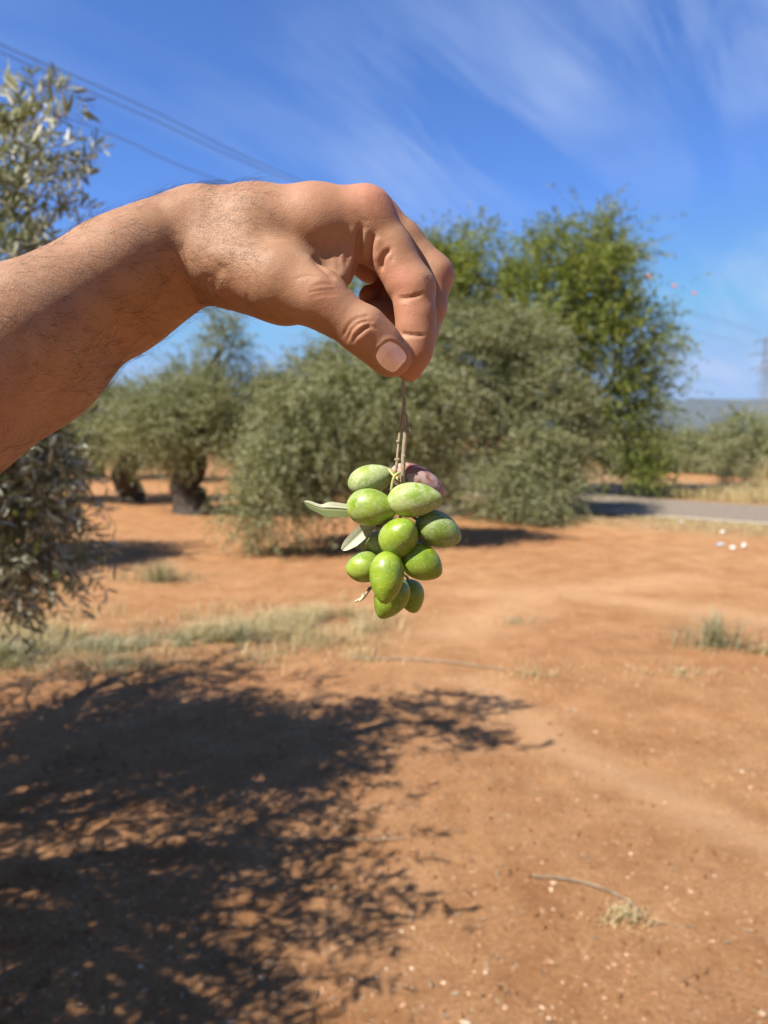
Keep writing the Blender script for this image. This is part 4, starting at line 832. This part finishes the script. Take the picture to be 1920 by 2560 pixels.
tag(mesh_obj('clods', V, f_, M_soil, None, True, None, rn_), 'crumbs and clods of red soil lying loose on the ground', kind='stuff')
STN = ((1855, 1930, .022, 'flat pale stone on the soil, highest of the loose stones at the picture edge'), (1135, 2195, .012, 'small whitish stone near the blunt end of the curved stick'), (1188, 2228, .010, 'pale oblong chip just below the curved stick'), (1545, 2100, .010, 'round pale pebble above the curved stick'), (1455, 2132, .010, 'round pale pebble above the bend of the stick'),
       (1470, 2390, .017, 'brownish stone with a shadow below the dry weed'), (1165, 2550, .024, 'large tan stone at the lower picture border'), (1215, 2420, .017, 'dull rounded stone left of the brownish one'), (1355, 2155, .012, 'thin pale stone above the curved stick'), (1650, 2190, .010, 'dark reddish clod right of the curved stick'),
       (1810, 1900, .012, 'small pale chip left of the flat pale stone'), (1030, 2465, .009, 'whitish pebble left of the large tan stone'), (1905, 2525, .02, 'pale broken stone in the lower picture corner'), (1800, 2350, .008, 'tiny dark clod in the open soil'))
for k, (px, py, s_, lab) in enumerate(STN):
    b = gp(px, py); b[2] = gz(b[0:1], b[1:2])[0]; V, f_, rn_ = rocks(np.array([[0, 0, 0.0]]), [s_ * .8], 50 + k)
    o_ = mesh_obj('stone', V, f_, M_grav if 'clod' in lab else M_stone, None, False, None, rn_ * 0.2); o_.location = [float(v) for v in b]
    sub = o_.modifiers.new('round', 'SUBSURF'); sub.levels = sub.render_levels = 2; tag(o_, lab, 'stone', 'loose stones')
n = 2300; y = 1.3 + 5.0 * r.random(n); x = -0.75 * y + (r.random(n) ** 0.9) * (1.45 * y); k = r.random(n) < np.clip(0.9 - (x + 0.2) * 0.9, 0.12, 1); x, y = x[k], y[k]
P_ = np.stack([x, y, gz(x, y) + 0.006], 1); az = r.random(len(x)) * 6.28; D_ = np.stack([np.cos(az), np.sin(az), .15 * r.normal(size=len(x))], 1)
M_litter = leaf_mat('fallen_leaf', (0.22, 0.14, 0.075), (0.30, 0.24, 0.16), 0.1, 0.7, 0.6, (0.5, 0.4, 0.2))
tag(leaf_mesh('leaf_litter', P_, D_, 0.018 + .022 * r.random(len(x)), 0.006, M_litter, None, None, True, 4), 'fallen dry olive leaves lying on the soil in the shade', kind='stuff')
def stick(pxs, rad, label, z=0.01):
    P_ = np.array([gp(*q) for q in pxs]); P_ = spline(P_, 24); P_[:, 2] = gz(P_[:, 0], P_[:, 1]) + z + rad; mb = MB(); mb.tube(P_, np.linspace(rad, rad * .6, 24), 8, 0.08)
    tag(mb.build('stick', M_twigbark, None, True, P_[0]), label, 'stick', 'dry sticks on the ground')
stick([(1330, 2192), (1440, 2205), (1530, 2240), (1605, 2285)], 0.0032, 'curved pale dry stick lying on the open soil')
stick([(880, 1648), (1050, 1655), (1180, 1668), (1265, 1682)], 0.006, 'long thin dry stem lying beyond the tree shade')
stick([(690, 2112), (800, 2118), (1010, 2110)], 0.003, 'slender pale stem lying in the dappled shade')
n = 3000; y = 1.6 + 4 * r.random(n) ** .8; x = (r.random(n) - .42) * 1.25 * y; k = vnoise(x * 2.1 + 4, y * 2.6) > .35 + .3 * r.random(n); x, y = x[k], y[k]; n = len(x); az = r.random(n) * 6.28
tag(leaf_mesh('straw_bits', np.stack([x, y, gz(x, y) + .005], 1), np.stack([np.cos(az), np.sin(az), .1 * r.normal(size=n)], 1), 0.012 + .035 * r.random(n) ** 2, 0.0022, M_straw, None, None, False, 14), 'bits of dry straw scattered on the soil', kind='stuff')

# ------------------------------------------------------------------ litter, post, power line
M_white = flat_mat('white_plastic', (0.80, 0.80, 0.80), 0.35, 0, 0.05); M_clear = flat_mat('clear_plastic', (0.62, 0.72, 0.85), 0.2, 0, 0.1); M_cap = flat_mat('cap_plastic', (0.10, 0.22, 0.55), 0.4)
def lathe(prof, n=20):
    prof = np.array(prof, float); th = np.linspace(0, 2 * np.pi, n, endpoint=False); V = np.stack([prof[:, None, 0] * np.cos(th), prof[:, None, 0] * np.sin(th), np.broadcast_to(prof[:, None, 1], (len(prof), n))], -1).reshape(-1, 3)
    i = np.arange(len(prof) * n).reshape(len(prof), n); j = np.roll(i, -1, 1); return V, np.stack([i[:-1], j[:-1], j[1:], i[1:]], -1).reshape(-1, 4)
def litter(px, py, kind, rz, lab):
    b = gp(px, py); b[2] = gz(b[0:1], b[1:2])[0]; root = empty('plastic_' + kind, b); root.rotation_euler = (0, 0, rz); root.scale = (.65, .65, .65); tag(root, lab, kind, 'litter by the road')
    if kind == 'bottle':
        V, Q = lathe([(0.001, 0), (.030, .002), (.032, .02), (.029, .06), (.032, .09), (.032, .13), (.022, .165), (.012, .185), (.012, .195), (.001, .196)]); V2, Q2 = lathe([(.0135, .19), (.0145, .191), (.0145, .206), (.013, .208), (.001, .208)])
        rot = np.array([[1, 0, 0], [0, 0, 1], [0, -1, 0]], float).T; s_ = np.array([0, 0, .032]); mesh_obj('body', V @ rot + s_, Q, M_clear, root); mesh_obj('cap', V2 @ rot + s_, Q2, M_cap, root)
    elif kind == 'cup':
        V, Q = lathe([(0.001, .001), (.026, .0), (.036, .085), (.0385, .087), (.0355, .086), (.025, .004), (.001, .005)]); rot = np.array(Euler((R(72), 0, 0)).to_matrix()); mesh_obj('body', V @ rot.T + [0, 0, .035], Q, M_white, root)
    else:
        V, Q = lathe([(0.002, .004), (.04, .0), (.055, .02), (.05, .045), (.025, .06), (.002, .058)], 26); V = V * (1 + .25 * (vnoise(V[:, 0:1] * 90 + 5 + px, V[:, 1:2] * 90 + V[:, 2:3] * 60) - .5)); mesh_obj('body', V, Q, M_white, root, False)
litter(1697, 1322, 'cup', .4, 'white plastic cup lying alone near the road edge'); litter(1810, 1366, 'bottle', 1.9, 'clear bluish plastic bottle lying left of the white scraps'); litter(1832, 1374, 'wrapper', .5, 'crumpled white wrapper touching the bottle')
litter(1857, 1372, 'cup', 2.4, 'white plastic cup lying right of the crumpled wrapper'); litter(1806, 1345, 'wrapper', 2, 'crumpled white wrapper above the bottle, nearer the road')
b = gp(1688, 1221); root = empty('post', b); tag(root, 'thin green metal post across the road', 'post')
V, Q = lathe([(.001, -.1), (.022, -.1), (.022, .62), (.001, .622)], 12); M_gpost = flat_mat('green_paint', (0.03, 0.14, 0.07), .5); mesh_obj('pole', V, Q, M_gpost, root)
V, Q = lathe([(.024, .60), (.034, .605), (.034, .68), (.02, .70), (.001, .702)], 12); mesh_obj('cap', V, Q, M_gpost, root)

M_steel = flat_mat('galvanised_steel', (0.20, 0.21, 0.22), 0.6, 0.3)
def pylon(px, Y_, htop, label, wb=2.6):
    b = at(px, 1085, Y_); b[2] = 0; root = empty('pylon', b); tag(root, label, 'pylon', 'power pylons'); mb = MB()
    lv = np.linspace(0, htop, 9); hw = wb * (1 - 0.82 * (lv / htop) ** 0.8) + .15; cs = [(-1, -1), (1, -1), (1, 1), (-1, 1)]
    for cx, cy_ in cs:
        mb.tube(np.stack([cx * hw, cy_ * hw, lv], 1), 0.065, 4)
    for i in range(8):
        for k in range(4):
            a1, a2 = cs[k], cs[(k + 1) % 4]; p0, p1 = np.array([a1[0] * hw[i], a1[1] * hw[i], lv[i]]), np.array([a2[0] * hw[i + 1], a2[1] * hw[i + 1], lv[i + 1]])
            q0, q1 = np.array([a2[0] * hw[i], a2[1] * hw[i], lv[i]]), np.array([a1[0] * hw[i + 1], a1[1] * hw[i + 1], lv[i + 1]])
            mb.tube([p0, p1], 0.03, 4); mb.tube([q0, q1], 0.03, 4); mb.tube([q1, p1], 0.03, 4)
    mb.build('tower', M_steel, root, False)
    for z_, l_ in ((.70, 4.2), (.84, 4.8), (.97, 3.2)):
        mb = MB(); z_ *= htop
        for s_ in (-1, 1):
            mb.tube([(0, 0, z_ + .9), (s_ * l_, 0, z_)], .07, 4); mb.tube([(0, -.5, z_), (s_ * l_, 0, z_)], .07, 4); mb.tube([(0, .5, z_), (s_ * l_, 0, z_)], .07, 4); mb.tube([(s_ * l_, 0, z_), (s_ * l_, 0, z_ - 1.2)], .09, 6)
        mb.build('crossarm', M_steel, root, False)
    return b
pylon(1903, 235, 30.5, 'slender tall steel pylon left of the wider one', 1.3); pylon(1919, 250, 25.5, 'wide lattice steel pylon at the picture edge')
M_wire = flat_mat('wire', (0.10, 0.10, 0.11), 0.5, 0.5)
def wire(pts, label, rad=0.036):
    P_ = spline([at(*q) for q in pts], 60); mb = MB(); mb.tube(P_, rad, 5); tag(mb.build('power_line', M_wire, None, True, P_[0]), label, 'power line', 'overhead wires')
wire([(-900, -330, 34), (-300, -40, 45), (0, 110, 52), (350, 262, 63), (750, 450, 84), (1250, 640, 130), (1897, 826, 235)], 'topmost overhead wire crossing the sky above the forearm')
wire([(-900, -312, 34), (-300, -20, 45), (0, 130, 52), (350, 284, 63), (750, 462, 84), (1250, 648, 130), (1897, 834, 235)], 'overhead wire just under the topmost one')
wire([(-900, -90, 36), (-300, 120, 47), (0, 233, 54), (300, 345, 64), (590, 466, 80), (1250, 690, 130), (1897, 870, 235)], 'lowest overhead wire, meeting the forearm near the wrist')
wire([(1300, 585, 130), (1620, 690, 165), (1685, 715, 176), (1735, 733, 186), (1897, 790, 236)], 'far overhead wire carrying three red marker balls', 0.012)
M_ball = flat_mat('marker_red', (0.75, 0.20, 0.12), 0.5)
for px, py, Y_, lab in ((1621, 690, 165, 'red marker ball on the far wire beside the tree'), (1686, 715, 176, 'red marker ball on the far wire, middle of three'), (1736, 733, 186, 'red marker ball on the far wire, nearest the pylons')):
    root_ = at(px, py, Y_); V, Q = lathe([(.001, -.40), (.2, -.346), (.346, -.2), (.4, -.03), (.43, -.02), (.43, .02), (.4, .03), (.346, .2), (.2, .346), (.001, .40)], 18)
    o_ = mesh_obj('marker_ball', V, Q, M_ball); o_.location = [float(v) for v in root_]; tag(o_, lab, 'marker ball', 'marker balls on the wire')

# ------------------------------------------------------------------ air
m = bpy.data.materials.new('air'); m.use_nodes = True; t = m.node_tree; t.nodes.clear(); o = N(t, 'ShaderNodeOutputMaterial'); pv = N(t, 'ShaderNodeVolumePrincipled')
pv.inputs['Color'].default_value = (0.62, 0.76, 1.0, 1); pv.inputs['Density'].default_value = 0.00012; pv.inputs['Anisotropy'].default_value = 0.0; L(t, pv.outputs[0], o.inputs['Volume'])
a, b_, c_, d, e, f_ = -4300, 4300, -60, 4800, -4.5, 185
V = [(x, y, z) for z in (e, f_) for x, y in ((a, c_), (b_, c_), (b_, d), (a, d))]
tag(mesh_obj('haze', V, [(0, 3, 2, 1), (4, 5, 6, 7), (0, 1, 5, 4), (1, 2, 6, 5), (2, 3, 7, 6), (3, 0, 4, 7)], m, None, False), 'thin blue haze over the distant hills', kind='stuff')
